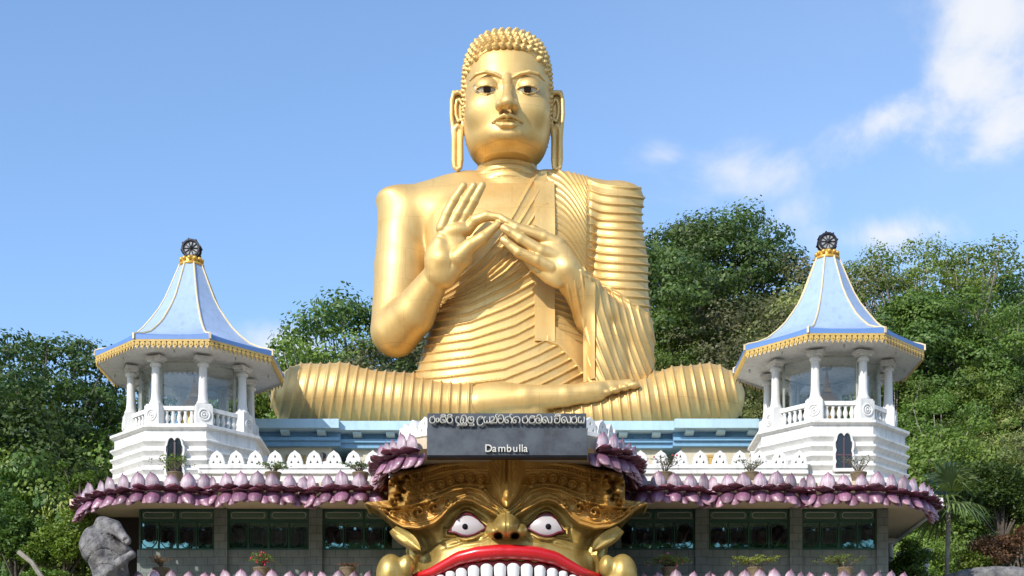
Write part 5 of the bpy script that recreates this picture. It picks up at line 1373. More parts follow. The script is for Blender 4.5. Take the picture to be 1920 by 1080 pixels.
LET = [
 ([ra], 0), ([[(295 + 29 * math.cos(q * PI / 5), 279 + 40 * math.sin(q * PI / 5)) for q in range(11)]], 0),
 ([[(400,218),(368,222),(350,260),(354,305),(385,332),(412,332)],[(400,218),(440,208),(470,235),(478,295),(462,335)],[(395,285),(418,265),(438,288),(430,335)],[(362,195),(385,168),(430,158),(458,175),(456,196),(410,194),(366,196)]], 0),
 ([sh(ra, 372, 2), [(500,205),(520,172),(560,158),(595,170),(606,195)]], 0),
 ([[(748,222),(718,205),(692,235),(685,290),(706,330),(742,352),(758,372),(736,396),(714,380)]], 0),
 ([[(800,222),(828,182),(870,174),(904,205),(910,262),(902,320),(876,350),(846,330),(846,300)],[(846,330),(818,352),(788,335),(784,290),(800,240),(832,232),(852,258),(838,288),(812,276)],[(752,386),(830,386),(912,386),(912,350)]], 0),
 ([[(978,204),(945,240),(940,300),(966,336),(1010,345),(1050,325),(1066,280),(1058,230),(1026,205),(996,222),(992,256),(1014,280),(1038,266)],[(962,391),(1010,391),(1065,391),(1065,352)]], 0),
 ([[(1225,240),(1252,232),(1244,210),(1200,205),(1156,240),(1138,300),(1150,362),(1190,392),(1240,374),(1264,340)]], 0),
 ([sh(ya, 1278, 200)], 0),
 ([[(1436,218),(1468,204),(1500,225),(1496,262),(1456,300),(1428,312),(1428,338),(1462,346),(1500,330),(1538,340),(1562,300),(1562,240),(1540,214)],[(1534,214),(1532,182),(1548,164),(1572,160),(1560,148)]], 0),
 ([sh(va, 1588, 166)], 0),
 ([sh(haa, 20, 205), sh([(38,12),(80,0),(118,8),(144,45),(148,95),(134,136)], 20, 205), [(132,214),(130,178),(148,156),(176,160)]], 150),
 ([sh(haa, 186, 205), sh([(38,12),(86,0),(130,12),(154,60),(152,100),(138,132)], 186, 205)], 150),
 ([sh(ra, 268, 0)], 150),
 ([[(556,218),(586,192),(640,194),(655,214),(604,224),(552,236),(535,285),(555,335),(600,346),(645,325),(665,280),(642,246)]], 150),
 ([[(698,208),(728,170),(780,172),(803,220),(806,290),(780,335),(730,346),(690,325),(680,270),(700,238),(745,240),(768,264),(754,292),(730,282)]], 150),
 ([sh(haa, 822, 205), sh(hab, 822, 205)], 150), ([sh(alp, 985, 206)], 150),
 ([sh(va, 1082, 166), [(1094,196),(1108,162),(1160,149),(1196,172),(1196,196),(1150,192),(1100,198)]], 150),
 ([sh(haa, 1228, 205), sh(hab, 1228, 205)], 150), ([sh(alp, 1386, 206)], 150), ([sh(ra, 1310, 0)], 150), ([sh(ya, 1580, 200)], 150)]
def catmull(pts, k=4):
    P_ = [np.array(p, float) for p in pts]; P_ = [2 * P_[0] - P_[1]] + P_ + [2 * P_[-1] - P_[-2]]; out = []
    for i in range(1, len(P_) - 2):
        for j in range(k):
            t = j / k; a, b, c, d = P_[i-1], P_[i], P_[i+1], P_[i+2]
            out.append(.5 * ((2 * b) + (c - a) * t + (2 * a - 5 * b + 4 * c - d) * t * t + (3 * b - a - 3 * c + d) * t ** 3))
    out.append(P_[-2]); return out
for strokes, off in LET:
    mb = MB()
    for st_ in strokes:
        mb.tube([((795 + off + x / SC - 960) * ss, SY - .075, sz(765 + y / SC)) for x, y in catmull(st_)], .055, 6, flat=.36, plane=True)
    mb.build('letter', M['letter'], sign, smooth=False)
for ch, xl in zip("Dambulla", (910.2, 923.2, 934.6, 950.6, 962.4, 973.6, 978.2, 981.6)):
    cd = bpy.data.curves.new('letter', 'FONT'); cd.body = ch; cd.extrude = .045; cd.size = 1; cd.offset = 0.004
    o = bpy.data.objects.new('letter', cd); scene.collection.objects.link(o)
    dg = bpy.context.evaluated_depsgraph_get(); me = bpy.data.meshes.new_from_object(o.evaluated_get(dg)); bpy.data.objects.remove(o)
    xs_ = [v.co.x for v in me.vertices]; sc = 14.3 * ss / .73
    me.transform(Matrix.Translation(((xl - 960) * ss, SY - .05, sz(848.3))) @ Matrix.Rotation(PI / 2, 4, 'X') @ Matrix.Diagonal((sc, sc, 1, 1)) @ Matrix.Translation((-min(xs_), 0, 0)))
    me.materials.clear(); mkobj('letter', me, M['letter'], sign)
# ================================================================ hillside
KX = [(-900,.3),(-100,.40),(200,.40),(450,.5),(540,.62),(650,.74),(900,.85),(1250,.84),(1350,.82),(1500,.70),(1700,.74),(1920,.60),(2100,.52),(3200,.3)]
def hill(X, Y):
    X = np.asarray(X, float); Y = np.asarray(Y, float)
    px = 960 + X * F / np.maximum(Y, 20); k = np.interp(px, [a for a, b in KX], [b for a, b in KX])
    z = k * np.clip(Y - 63, 0, 48) + 0.1 * np.clip(Y - 111, 0, 200)
    left = smoothstep(-15.6, -19.5, X) * smoothstep(40, 52, Y) * (3.5 + .42 * np.clip(Y - 50, 0, 14)); right = smoothstep(17, 26, X) * smoothstep(44, 66, Y) * 3.5
    w_ = np.sin(X * .31 + 1) * np.cos(Y * .23) + .5 * np.sin(X * .77 + Y * .5)
    return z + left + right + w_ * .5 * smoothstep(58, 70, Y)
M['hillm'] = mat('forest_floor', (0.035, 0.045, 0.018), 0.95, var=0.5, vscale=0.6, col2=(0.02, 0.018, 0.010), bump=0.6, bscale=2)
def hp(u, v): 
    X = -110 + 230 * u; Y = 42 + 170 * v; return (X, Y, float(hill(X, Y)) + (-0.06 if hill(X, Y) < .05 else 0))
grid_obj('hill', hp, 110, 80, M['hillm'], 'structure')
def leaf_mat(name, c1, c2, trans=0.3, rough=0.5, hue=0.015):
    m = bpy.data.materials.new(name); m.use_nodes = True; t = m.node_tree; b = t.nodes['Principled BSDF']; out = t.nodes['Material Output']
    at = t.nodes.new('ShaderNodeAttribute'); at.attribute_name = 'rnd'
    mx_ = t.nodes.new('ShaderNodeMixRGB'); t.links.new(at.outputs['Fac'], mx_.inputs[0]); mx_.inputs[1].default_value = (*c1, 1); mx_.inputs[2].default_value = (*c2, 1)
    oi = t.nodes.new('ShaderNodeObjectInfo'); hs = t.nodes.new('ShaderNodeHueSaturation'); t.links.new(mx_.outputs[0], hs.inputs['Color'])
    a = t.nodes.new('ShaderNodeMapRange'); t.links.new(oi.outputs['Random'], a.inputs[0]); a.inputs[3].default_value = .5 - hue; a.inputs[4].default_value = .5 + hue; t.links.new(a.outputs[0], hs.inputs['Hue'])
    a2 = t.nodes.new('ShaderNodeMath'); a2.operation = 'FRACT'; a3 = t.nodes.new('ShaderNodeMath'); a3.operation = 'MULTIPLY'; a3.inputs[1].default_value = 7.31
    t.links.new(oi.outputs['Random'], a3.inputs[0]); t.links.new(a3.outputs[0], a2.inputs[0])
    a4 = t.nodes.new('ShaderNodeMapRange'); t.links.new(a2.outputs[0], a4.inputs[0]); a4.inputs[3].default_value = .75; a4.inputs[4].default_value = 1.3; t.links.new(a4.outputs[0], hs.inputs['Value'])
    t.links.new(hs.outputs[0], b.inputs['Base Color']); b.inputs['Roughness'].default_value = rough; b.inputs['Specular IOR Level'].default_value = 0.4
    tl_ = t.nodes.new('ShaderNodeBsdfTranslucent'); br = t.nodes.new('ShaderNodeMixRGB'); br.blend_type = 'MULTIPLY'; br.inputs[0].default_value = 1; br.inputs[2].default_value = (1.3, 1.4, .6, 1)
    t.links.new(hs.outputs[0], br.inputs[1]); t.links.new(br.outputs[0], tl_.inputs[0])
    ms_ = t.nodes.new('ShaderNodeMixShader'); ms_.inputs[0].default_value = trans; t.links.new(b.outputs[0], ms_.inputs[1]); t.links.new(tl_.outputs[0], ms_.inputs[2]); t.links.new(ms_.outputs[0], out.inputs[0])
    return m
LM = {'dark': leaf_mat('leaves_dark', (.042, .086, .020), (.118, .188, .042)), 'mid': leaf_mat('leaves_mid', (.090, .155, .024), (.18, .255, .045)),
      'light': leaf_mat('leaves_light', (.155, .205, .035), (.27, .31, .068)), 'olive': leaf_mat('leaves_olive', (.062, .074, .030), (.145, .145, .062), .2),
      'pale': leaf_mat('leaves_pale', (.17, .20, .058), (.285, .305, .105)), 'brown': leaf_mat('leaves_brown', (.16, .075, .04), (.27, .16, .09), .2)}
def leaf_cards(nr, cen, size, up=.35, asp=.6, nrm=None):
    """one small folded leaf per centre -> verts, faces(4)"""
    n = len(cen); d = nr.normal(size=(n, 3)); d[:, 2] *= .55; d /= np.linalg.norm(d, axis=1, keepdims=True)
    if nrm is not None:
        q = nrm + nr.normal(size=(n, 3)) * .34; q[:, 2] += .25; q /= np.linalg.norm(q, axis=1, keepdims=True)
        d = d - q * (d * q).sum(1, keepdims=True); d /= np.linalg.norm(d, axis=1, keepdims=True) + 1e-9
    else:
        q = nr.normal(size=(n, 3)); q[:, 2] += up * 4
    s = np.cross(d, q); s /= np.linalg.norm(s, axis=1, keepdims=True) + 1e-9
    L = size * nr.uniform(.6, 1.25, (n, 1)); W = L * asp
    v = np.stack([cen - d * L * .5, cen + s * W * .5 + d * L * .05, cen + d * L * .5, cen - s * W * .5 + d * L * .05], 1).reshape(-1, 3)
    return v, np.arange(4 * n).reshape(n, 4), np.repeat(nr.uniform(0, 1, n), 4)
def crown_mesh(name, seed, H=12.0, Rr=4.6, base=.32, clumps=46, per=260, leaf=.26, open_=0.0, cr=(1.0, 1.9), flat=.7, material='mid', droop=0):
    nr = np.random.RandomState(seed); C = []; k = 0
    while len(C) < clumps and k < 4000:
        k += 1; t = nr.uniform(base, 1.0); th = nr.uniform(0, 2 * PI)
        prof = math.sin(PI * min(1, (t - base) / (1 - base) * .78 + .22)) ** .6
        rr = Rr * prof * math.sqrt(nr.uniform(.25, 1)) * (1 + .22 * math.sin(3 * th + seed) + .12 * math.sin(5 * th + 2 * seed))
        c = np.array([rr * math.cos(th), rr * math.sin(th), H * t - .9])
        if all(np.linalg.norm((c - e) * [1, 1, 1.3]) > (1.05 + open_) for e, _ in C): C.append((c, nr.uniform(*cr)))
    cen = []; tint = []; nrs = []; ctint = []
    for c, r in C:
        n = int(per * (r / 1.45) ** 2); d = nr.normal(size=(n, 3)); d /= np.linalg.norm(d, axis=1, keepdims=True)
        d[:, 2] = np.where(d[:, 2] < -.2, d[:, 2] * .4 + .1, d[:, 2])
        rad = r * (1 - .45 * nr.uniform(0, 1, (n, 1)) ** 1.8) * (1 + .18 * np.sin(d[:, :1] * 7 + c[0]) + .15 * np.cos(d[:, 1:2] * 8 + c[1]))
        p = c + d * rad * [1, 1, flat]; p[:, 2] -= droop * np.linalg.norm(p[:, :2], axis=1) * .1
        cen.append(p); nrs.append(d); ctint.append(np.full(n, nr.uniform(-.3, .3)))
    cen = np.concatenate(cen); v, f, rn = leaf_cards(nr, cen, leaf, nrm=np.concatenate(nrs)); rn = np.clip(rn + np.repeat(np.concatenate(ctint), 4), 0, 1)
    me = np_mesh(name, v, f); me.polygons.foreach_set('use_smooth', np.zeros(len(f), bool))
    at = me.attributes.new('rnd', 'FLOAT', 'POINT'); at.data.foreach_set('value', rn.astype(np.float32)); me.materials.append(LM[material])
    # trunk and limbs
    tr = MB(); lean = nr.normal(size=2) * .5
    def mid(t): return Vector((lean[0] * t * t, lean[1] * t * t, t * H * .68))
    tr.tube([mid(t) for t in np.linspace(0, 1, 8)], [.30 * (1 - .78 * t) * H / 12 for t in np.linspace(0, 1, 8)], 7)
    for c, r in C[::2]:
        t0 = nr.uniform(.3, .75); a = mid(t0); b = Vector(c); m_ = a.lerp(b, .5) + Vector((0, 0, -.3 + .5 * nr.rand()))
        if (b - a).length > 1.0: tr.tube([a, a.lerp(m_, .6), m_, m_.lerp(b, .6), b + Vector((0, 0, .3))], [.12, .10, .075, .05, .02], 5)
    return me, tr
PROTO = {}
def proto(key, material, bark, **kw):
    me, tr = crown_mesh('crown', material=material, **kw)
    mt = bpy.data.meshes.new('trunk'); mt.from_pydata(tr.v, [], tr.f); mt.materials.append(M[bark])
    mt.polygons.foreach_set('use_smooth', [True] * len(mt.polygons)); PROTO[key] = (me, mt, kw.get('H', 12.0))
proto('dark', 'dark', 'bark', seed=1, clumps=64, per=520, leaf=.23, cr=(.8, 1.6))
proto('dark2', 'dark', 'bark', seed=2, clumps=60, per=480, leaf=.25, cr=(.8, 1.8), Rr=5.2, H=11.0)
proto('mid', 'mid', 'bark', seed=3, clumps=62, per=520, leaf=.22, cr=(.8, 1.6))
proto('mid2', 'mid', 'palebark', seed=4, clumps=56, per=480, leaf=.20, open_=.2, Rr=5.0, cr=(.7, 1.5))
proto('light', 'light', 'palebark', seed=5, clumps=56, per=520, leaf=.18, cr=(.7, 1.5), flat=.6)
proto('pale', 'pale', 'palebark', seed=6, clumps=54, per=520, leaf=.17, cr=(.7, 1.4), flat=.5, Rr=4.4)
proto('olive', 'olive', 'bark', seed=7, clumps=64, per=500, leaf=.19, cr=(.7, 1.5), Rr=5.2)
proto('airy', 'mid', 'palebark', seed=8, clumps=74, per=430, leaf=.19, open_=.2, cr=(.6, 1.3), Rr=5.4, flat=.6, base=.2)
proto('layer', 'dark', 'bark', seed=9, clumps=84, per=460, leaf=.19, open_=.1, cr=(.7, 1.5), flat=.4, Rr=5.6, H=13.5)
LAB = {'dark': 'dark green dense tree', 'dark2': 'broad dark green tree', 'mid': 'bushy mid green tree', 'mid2': 'pale-trunked mid green tree', 'light': 'light yellow-green tree', 'pale': 'pale feathery tree',
       'olive': 'dull olive-brown tree', 'airy': 'open-crowned tree', 'layer': 'dark layered tree'}
def tree(kind, px, py_top, Y, wide=1.0, label=None, group='trees on the wooded hill', base=None, H=None):
    X = (px - 960) * Y / F; ztop = 1.6 + (1560 - py_top) * Y / F; zb = float(hill(X, Y)) if base is None else base
    h = ztop - zb
    if H: h = H; zb = ztop - h
    h = max(4.0, h); me, mt, H0 = PROTO[kind]
    r = empty(kind_name[kind], (X, Y, zb), rng.uniform(0, 6.28), label or (LAB[kind] + ' within the mass of forest on the hill'), 'tree', group)
    k = h / H0; kw = min(max(k, .75), 1.35) * wide
    for nm, m_ in (('trunk', mt), ('crown', me)):
        o = bpy.data.objects.new(nm, m_); scene.collection.objects.link(o); o.parent = r; o.scale = (kw, kw, k)
    return r
kind_name = {k: 'forest_tree' for k in LAB}; kind_name['airy'] = 'open_crowned_tree'; kind_name['pale'] = 'feathery_tree'
# skyline and landmark trees (right of the statue)
tree('dark', 1300, 392, 98, 1.02, 'tall dark green tree behind the statue\'s shoulder, highest crown on the skyline'); tree('dark', 1372, 372, 100, .95, 'tall dark tree at the right of the highest clump on the skyline')
tree('dark2', 1240, 448, 94, .9, 'dark broad tree right beside the statue\'s ribbed upper arm')
tree('olive', 1470, 452, 98, 1.05, 'dull olive-brown tree on the skyline just left of the right tower'); tree('olive', 1400, 540, 90, 1.1, 'olive-brown tree halfway up the hill below the tallest dark trees')
tree('olive', 1548, 492, 100, .8, 'small olive tree on the skyline directly behind the right tower\'s spire')
tree('pale', 1500, 520, 90, .95, 'pale yellow-green feathery tree just left of the right tower\'s spire'); tree('light', 1610, 470, 98, .85, 'light green skyline tree right of the right tower\'s wheel')
tree('airy', 1700, 432, 96, .95, 'open airy tree on the skyline with pale branches, left of a similar one'); tree('airy', 1815, 440, 98, 1.15, 'wide open airy tree on the skyline near the right edge, branches against the sky')
tree('light', 1755, 475, 100, 1.0, 'light green tree filling the skyline between the two open airy trees'); tree('dark', 1868, 492, 102, .9, 'dark tree on the skyline right of the open airy trees')
tree('mid', 1750, 520, 92, 1.0, 'mid green tree below the two open airy skyline trees'); tree('pale', 1935, 522, 104, .9, 'distant pale tree on the skyline at the right edge of the view')
tree('mid2', 1900, 560, 92, .9, 'bushy tree below the skyline at the right edge')
# left gap between tower and statue
tree('dark', 665, 532, 88, .95, 'tall dark tree beside the statue\'s bare elbow on the left', 'trees left of the statue'); tree('airy', 612, 585, 84, .8, 'airy tree left of the tall dark tree near the statue\'s elbow', 'trees left of the statue')
tree('mid', 500, 640, 82, .75, 'rounded green tree rising behind the left tower\'s right eave', 'trees left of the statue'); tree('mid2', 550, 655, 84, .7, 'small green tree between the left tower eave and the statue', 'trees left of the statue')
tree('olive', 730, 600, 84, .9, 'dull green tree seen between the statue\'s elbow and knee', 'trees left of the statue')
# far left
tree('layer', 60, 596, 64, 1.05, 'large dark tree with layered branches at the left edge', 'trees left of the temple'); tree('layer', 135, 608, 66, .9, 'dark layered tree whose top branch reaches toward the left tower', 'trees left of the temple')
tree('mid', 190, 690, 68, .85, 'bright green tree touching the left tower\'s eave', 'trees left of the temple'); tree('dark', 10, 700, 60, .9, 'dark tree low at the left edge of the view', 'trees left of the temple')
tree('mid', 110, 790, 60, .9, 'bushy green tree below the layered trees at left', 'trees left of the temple'); tree('mid2', 215, 780, 63, .8, 'green tree directly left of the white tower wall', 'trees left of the temple')
tree('dark2', 50, 840, 56, .75, 'dark bushy tree low at the left, above the boulders', 'trees left of the temple'); tree('light', 135, 895, 55, .55, 'bright green bush-like tree beside the weathered stone sculpture', 'trees left of the temple')
# filling rows over the slope
GEN = ['mid', 'dark', 'light', 'mid2', 'dark2', 'mid', 'olive', 'pale', 'mid', 'dark']
ROWL = {'mid': 'bushy mid green tree', 'dark': 'dense dark green tree', 'light': 'light yellow-green tree', 'mid2': 'pale-trunked green tree', 'dark2': 'broad dark tree', 'olive': 'dull olive tree', 'pale': 'pale feathery tree'}
WHERE = [(1230, 'close to the statue\'s ribbed arm'), (1330, 'between the statue and the right tower'), (1420, 'left of the right tower'), (1560, 'behind the right tower'), (1700, 'just right of the right tower'), (1800, 'well right of the right tower'), (1900, 'near the right edge of the view'), (9999, 'at the right edge of the view')]
used = {}
ri = 0
for Y, tops in ((68, 985), (73, 890), (78, 815), (83, 742), (88, 672), (93, 600)):
    ri += 1; stepx = 5.0 * F / Y; px = 1195 + rng.uniform(0, 60)
    while px < 2010:
        k = rng.choice(GEN); yy = Y + rng.uniform(-1.5, 1.5); H_ = float(hill((px - 960) * yy / F, yy)) + rng.uniform(8.5, 11.5)
        pt_ = 1560 - (H_ - 1.6) * F / yy
        band = ['at the hill foot', 'low on the hill', 'on the lower slope', 'midway upslope', 'on the upper slope', 'just under the skyline'][ri - 1]
        wh = next(w__ for lim, w__ in WHERE if px < lim)
        lb = f"{ROWL[k]} {band}, {wh}"
        used[lb] = used.get(lb, 0) + 1
        if used[lb] > 1: k = next((q for q in GEN if f'{ROWL[q]} {band}, {wh}' not in used), k); lb = f"{ROWL[k]} {band}, {wh}"; used[lb] = 1
        tree(k, px, pt_, yy, rng.uniform(.85, 1.05), lb); px += stepx * rng.uniform(.8, 1.15)
for Y in (70, 77, 84, 91):
    px = 455 + rng.uniform(0, 40)
    while px < 850:
        k = rng.choice(GEN); yy = Y + rng.uniform(-1.5, 1.5); H_ = float(hill((px - 960) * yy / F, yy)) + rng.uniform(6.5, 8.5)
        pt_ = max(1560 - (H_ - 1.6) * F / yy, tabl(px, [(450, 690), (520, 672), (580, 665), (620, 600), (660, 560), (900, 540)]))
        tree(k, px, pt_, yy, rng.uniform(.7, .9), f"{ROWL[k]} {['low down', 'lower', 'higher', 'high up'][(Y-70)//7]} behind the {'left tower eave' if px < 560 else ('gap beside the left tower' if px < 640 else 'statue left side')}", 'trees left of the statue')
        px += 4.6 * F / Y * rng.uniform(.8, 1.1)
for Y, top in ((54, 985), (58, 900), (63, 820), (70, 760)):
    px = -60 + rng.uniform(0, 40)
    while px < (150 if Y < 60 else 330):
        k = rng.choice(['mid', 'dark', 'mid', 'layer', 'mid2', 'light'])
        tree(k, px, top + rng.uniform(-15, 25), Y, rng.uniform(.6, .8), f"{LAB[k]} {'at the bottom' if Y < 56 else ('low down' if Y < 60 else ('mid height' if Y < 65 else 'further back'))} left of the temple", 'trees left of the temple')
        px += 4.2 * F / Y * rng.uniform(.8, 1.1)
# ================================================================ shrubs, palm, pots
def bush(name, px, py, Y, r, hgt, material, n, leaf, label, cat='bush', seed=0, group=None, flowers=None):
    nr = np.random.RandomState(seed); c = P(px, py, Y); root = empty(name, (c.x, c.y, c.z - hgt / 2), 0, label, cat, group); cs = nr.normal(size=(14, 3)) * [r * .45, r * .3, hgt * .22]
    cen = np.concatenate([cc + (lambda d: d / np.linalg.norm(d, axis=1, keepdims=True))(nr.normal(size=(n // 14, 3))) * r * .42 * nr.uniform(.5, 1, (n // 14, 1)) * [1, 1, hgt / r / 2] for cc in cs]); cen[:, 2] += hgt / 2
    v, f, rn = leaf_cards(nr, cen, leaf); me = np_mesh('foliage', v, f); me.polygons.foreach_set('use_smooth', np.zeros(len(f), bool))
    at = me.attributes.new('rnd', 'FLOAT', 'POINT'); at.data.foreach_set('value', rn.astype(np.float32)); _mk('foliage', me, LM[material], root)
    tr = MB()
    for cc in cs: tr.tube([(0, 0, -hgt * .3), (cc[0] * .5, cc[1] * .5, hgt * .2), (cc[0], cc[1], cc[2] + hgt / 2)], [.05, .03, .01], 5)
    tr.build('stems', M['bark'], root); return root
bush('green_bush', 1880, 925, 58, 1.6, 2.4, 'dark', 9000, .16, 'dense dark green rounded bush at right edge above the brown bush', seed=11)
bush('brown_bush', 1885, 1025, 57, 1.5, 1.7, 'brown', 7000, .13, 'rusty brown dry bush at the right edge, above the grey rock', seed=12)
bush('green_bush', 1700, 1065, 55, 1.1, 1.5, 'dark', 6000, .13, 'dark green shrub around white fence posts by the building corner', seed=13)
bush('green_bush', 1835, 1060, 56, .8, 1.2, 'mid', 3000, .13, 'small green shrub between the palm trunk and the brown bush', seed=14)
bush('green_bush', 120, 1010, 52, 1.2, 2.0, 'mid', 7000, .14, 'bright green shrub left of the weathered stone sculpture', seed=15)
bush('green_bush', 65, 1085, 50.5, .9, .9, 'mid', 4000, .11, 'low green shrub at the bottom left in front of the boulder', seed=18)
bush('green_bush', 30, 1000, 52, 1.2, 2.2, 'dark', 6000, .15, 'dark shrub in the lower left corner', seed=16)
bush('red_flowered_bush', 150, 905, 53, .6, .8, 'mid', 1800, .12, 'small shrub right beside the left end of the lotus eave', seed=17)
# fan palm
pc = P(1776, 938, 55.5); palm = empty('fan_palm', (pc.x, pc.y, 3), 0, 'fan palm with spiky leaves beside the right end of the lotus eave', 'palm tree')
tb = MB(); nseg = 26; zt = pc.z - 3 - .1
tb.tube([(.05 * math.sin(i * .3), 0, zt * i / nseg) for i in range(nseg + 1)], [.085 + .012 * (i % 2) for i in range(nseg + 1)], 10); tb.build('trunk', M['palebark'], palm)
LM['palm'] = leaf_mat('palm_leaves', (.085, .14, .045), (.20, .26, .08), .2, .35)
nr = np.random.RandomState(5)
for i in range(26):
    az = nr.uniform(0, 2 * PI); el = nr.uniform(-.9, 1.35) if i > 8 else nr.uniform(.7, 1.4); d = Vector((math.cos(az) * math.cos(el), math.sin(az) * math.cos(el), math.sin(el)))
    st_ = .55 + .25 * nr.rand(); o_ = Vector((0, 0, zt + .1)); h_ = o_ + d * st_
    mb = MB(); mb.tube([o_, o_ + d * st_ * .6 + Vector((0, 0, .03)), h_], [.022, .018, .014], 5)
    s = d.cross(Vector((0, 0, 1))).normalized(); n_ = s.cross(d); L = nr.uniform(1.0, 1.4)
    for k in range(12):
        q = -1.4 + 2.8 * k / 11 + nr.uniform(-.06, .06); dd = (d * math.cos(q) + s * math.sin(q)).normalized(); ll = L * (1 - .22 * abs(q) / 1.45); w2 = (d * -math.sin(q) + s * math.cos(q)) * .045
        a, b, c_ = h_, h_ + dd * ll * .55 + n_ * .05, h_ + dd * ll + Vector((0, 0, -.20 * ll * nr.uniform(.3, 2.2)))
        mb.add([a - w2 * .3, a + w2 * .3, b + w2, b - w2, c_], [(0, 1, 2, 3), (3, 2, 4)])
    o = mb.build('frond', LM['palm'], palm)
    at = o.data.attributes.new('rnd', 'FLOAT', 'POINT'); at.data.foreach_set('value', np.full(len(o.data.vertices), nr.rand(), np.float32))
# white fence posts
for (px, py, lb) in ((1670, 1008, 'white turned fence post nearest the building corner'), (1692, 1032, 'middle white fence post half hidden in the shrub'), (1736, 1027, 'white turned fence post nearest the palm trunk')):
    c = P(px, py, 56.5); r = empty('fence_post', (c.x, c.y, c.z - 2.2), 0, lb, 'post', 'white fence posts')
    MB().lathe([(.16, 0), (.16, .1), (.09, .2), (.12, .6), (.08, .9), (.13, 1.1), (.08, 1.35), (.12, 1.6), (.09, 1.9), (.10, 1.95)], 12).build('shaft', M['white'], r, autos=40)
    MB().box(-.16, .16, -.16, .16, 1.952, 2.05).box(-.20, .20, -.20, .20, 2.053, 2.12).build('cap', M['white'], r)
# rocks
def rock(name, px, py, Y, rad, label, seed, m='stone'):
    c = P(px, py, Y); nr = np.random.RandomState(seed); dirs = nr.normal(size=(9, 3)); dirs /= np.linalg.norm(dirs, axis=1, keepdims=True)
    def f(p):
        q = p / np.asarray(rad, np.float32); d = np.linalg.norm(q, axis=1) - 1
        for k, u in enumerate(dirs): d = smax(d, (q @ u.astype(np.float32)) - (.72 + .03 * k % .2), .12)
        return (d + .03 * np.sin(p[:, 0] * 9 + p[:, 2] * 5) * np.sin(p[:, 1] * 7)) * min(rad)
    m_ = [1.35 * x for x in rad]; v, f_ = extract(f, [-x for x in m_], m_, max(rad) / 22, 1, 2)
    o = _mk(name, np_mesh(name, v, f_), M[m]); o.location = c; tag(o, label, 'rock'); return o
M['brownrock'] = mat('brown_rock', (.24, .20, .16), .85, var=.5, vscale=2, bump=.5, bscale=5)
rock('boulder', 90, 1050, 52.5, (.9, .6, .42), 'brown-grey boulder among shrubs at lower left', 1, 'brownrock')
rock('rock_ledge', 1865, 1085, 53, (1.9, .9, .42), 'long smooth grey rock at the bottom right corner', 3)
MB().tube([P(35, 1035, 49.5), P(60, 1055, 49.4), P(80, 1085, 49.3)], [.09, .08, .09], 7).build('fallen_log', M['palebark'])
tag(bpy.data.objects['fallen_log'], 'pale broken branch slanting at the lower left by the boulders', 'branch')
# weathered sculpture under the left eave
def f_sc(p):
    c = lambda x, y, Y: pp(x, y, Y)
    d = s_ell(p, c(181, 1022, 47.9), (.56, .45, .60), rotm(0, 12)); d = smin(d, s_ell(p, c(200, 1000, 48.1), (.42, .40, .45)), .25)
    d = smin(d, s_chain(p, [c(196, 985, 47.9), c(215, 990, 47.7), c(236, 1012, 47.4)], [.30, .22, .17]), .12)
    d = smax(d, -s_chain(p, [c(236, 1013, 47.25), c(236, 1013, 46.9)], [.085, .10]), .03)
    d = smin(d, s_ell(p, c(222, 1035, 48.0), (.45, .38, .34)), .2)
    d = smin(d, s_chain(p, [c(246, 1041, 47.5), c(228, 1052, 47.4), c(205, 1066, 47.4), c(188, 1085, 47.5)], [.12, .16, .18, .26]), .06)
    d = smin(d, s_chain(p, [c(205, 1060, 48.1), c(212, 1110, 48.1)], [.55, .62]), .2)
    d = smin(d, s_chain(p, [c(178, 1050, 47.9), c(184, 1085, 47.8), c(190, 1115, 47.8)], [.16, .17, .22]), .1)
    q = p[:, 2] * 1.0 + .35 * np.sin(p[:, 0] * 1.6) ; fold = np.abs(np.sin(q * 6.5 + np.sin(p[:, 0] * 3)))
    return d + .06 * smoothstep(.11, .0, fold) + .012 * np.sin(q * 6.5) + .02 * np.sin(p[:, 0] * 5 - p[:, 2] * 4) + .014 * np.sin(p[:, 0] * 11 + p[:, 2] * 7)
c = P(205, 1030, 48)
v, f_ = extract(f_sc, (c.x - 1.3, 46.6, c.z - 1.35), (c.x + 1.0, 48.9, c.z + 1.3), .032, 1, 2)
sc_ = _mk('stone_sculpture', np_mesh('stone_sculpture', v, f_), M['stone']); tag(sc_, 'weathered grey sculpture with folded layers under the left end of the lotus eave', 'sculpture')
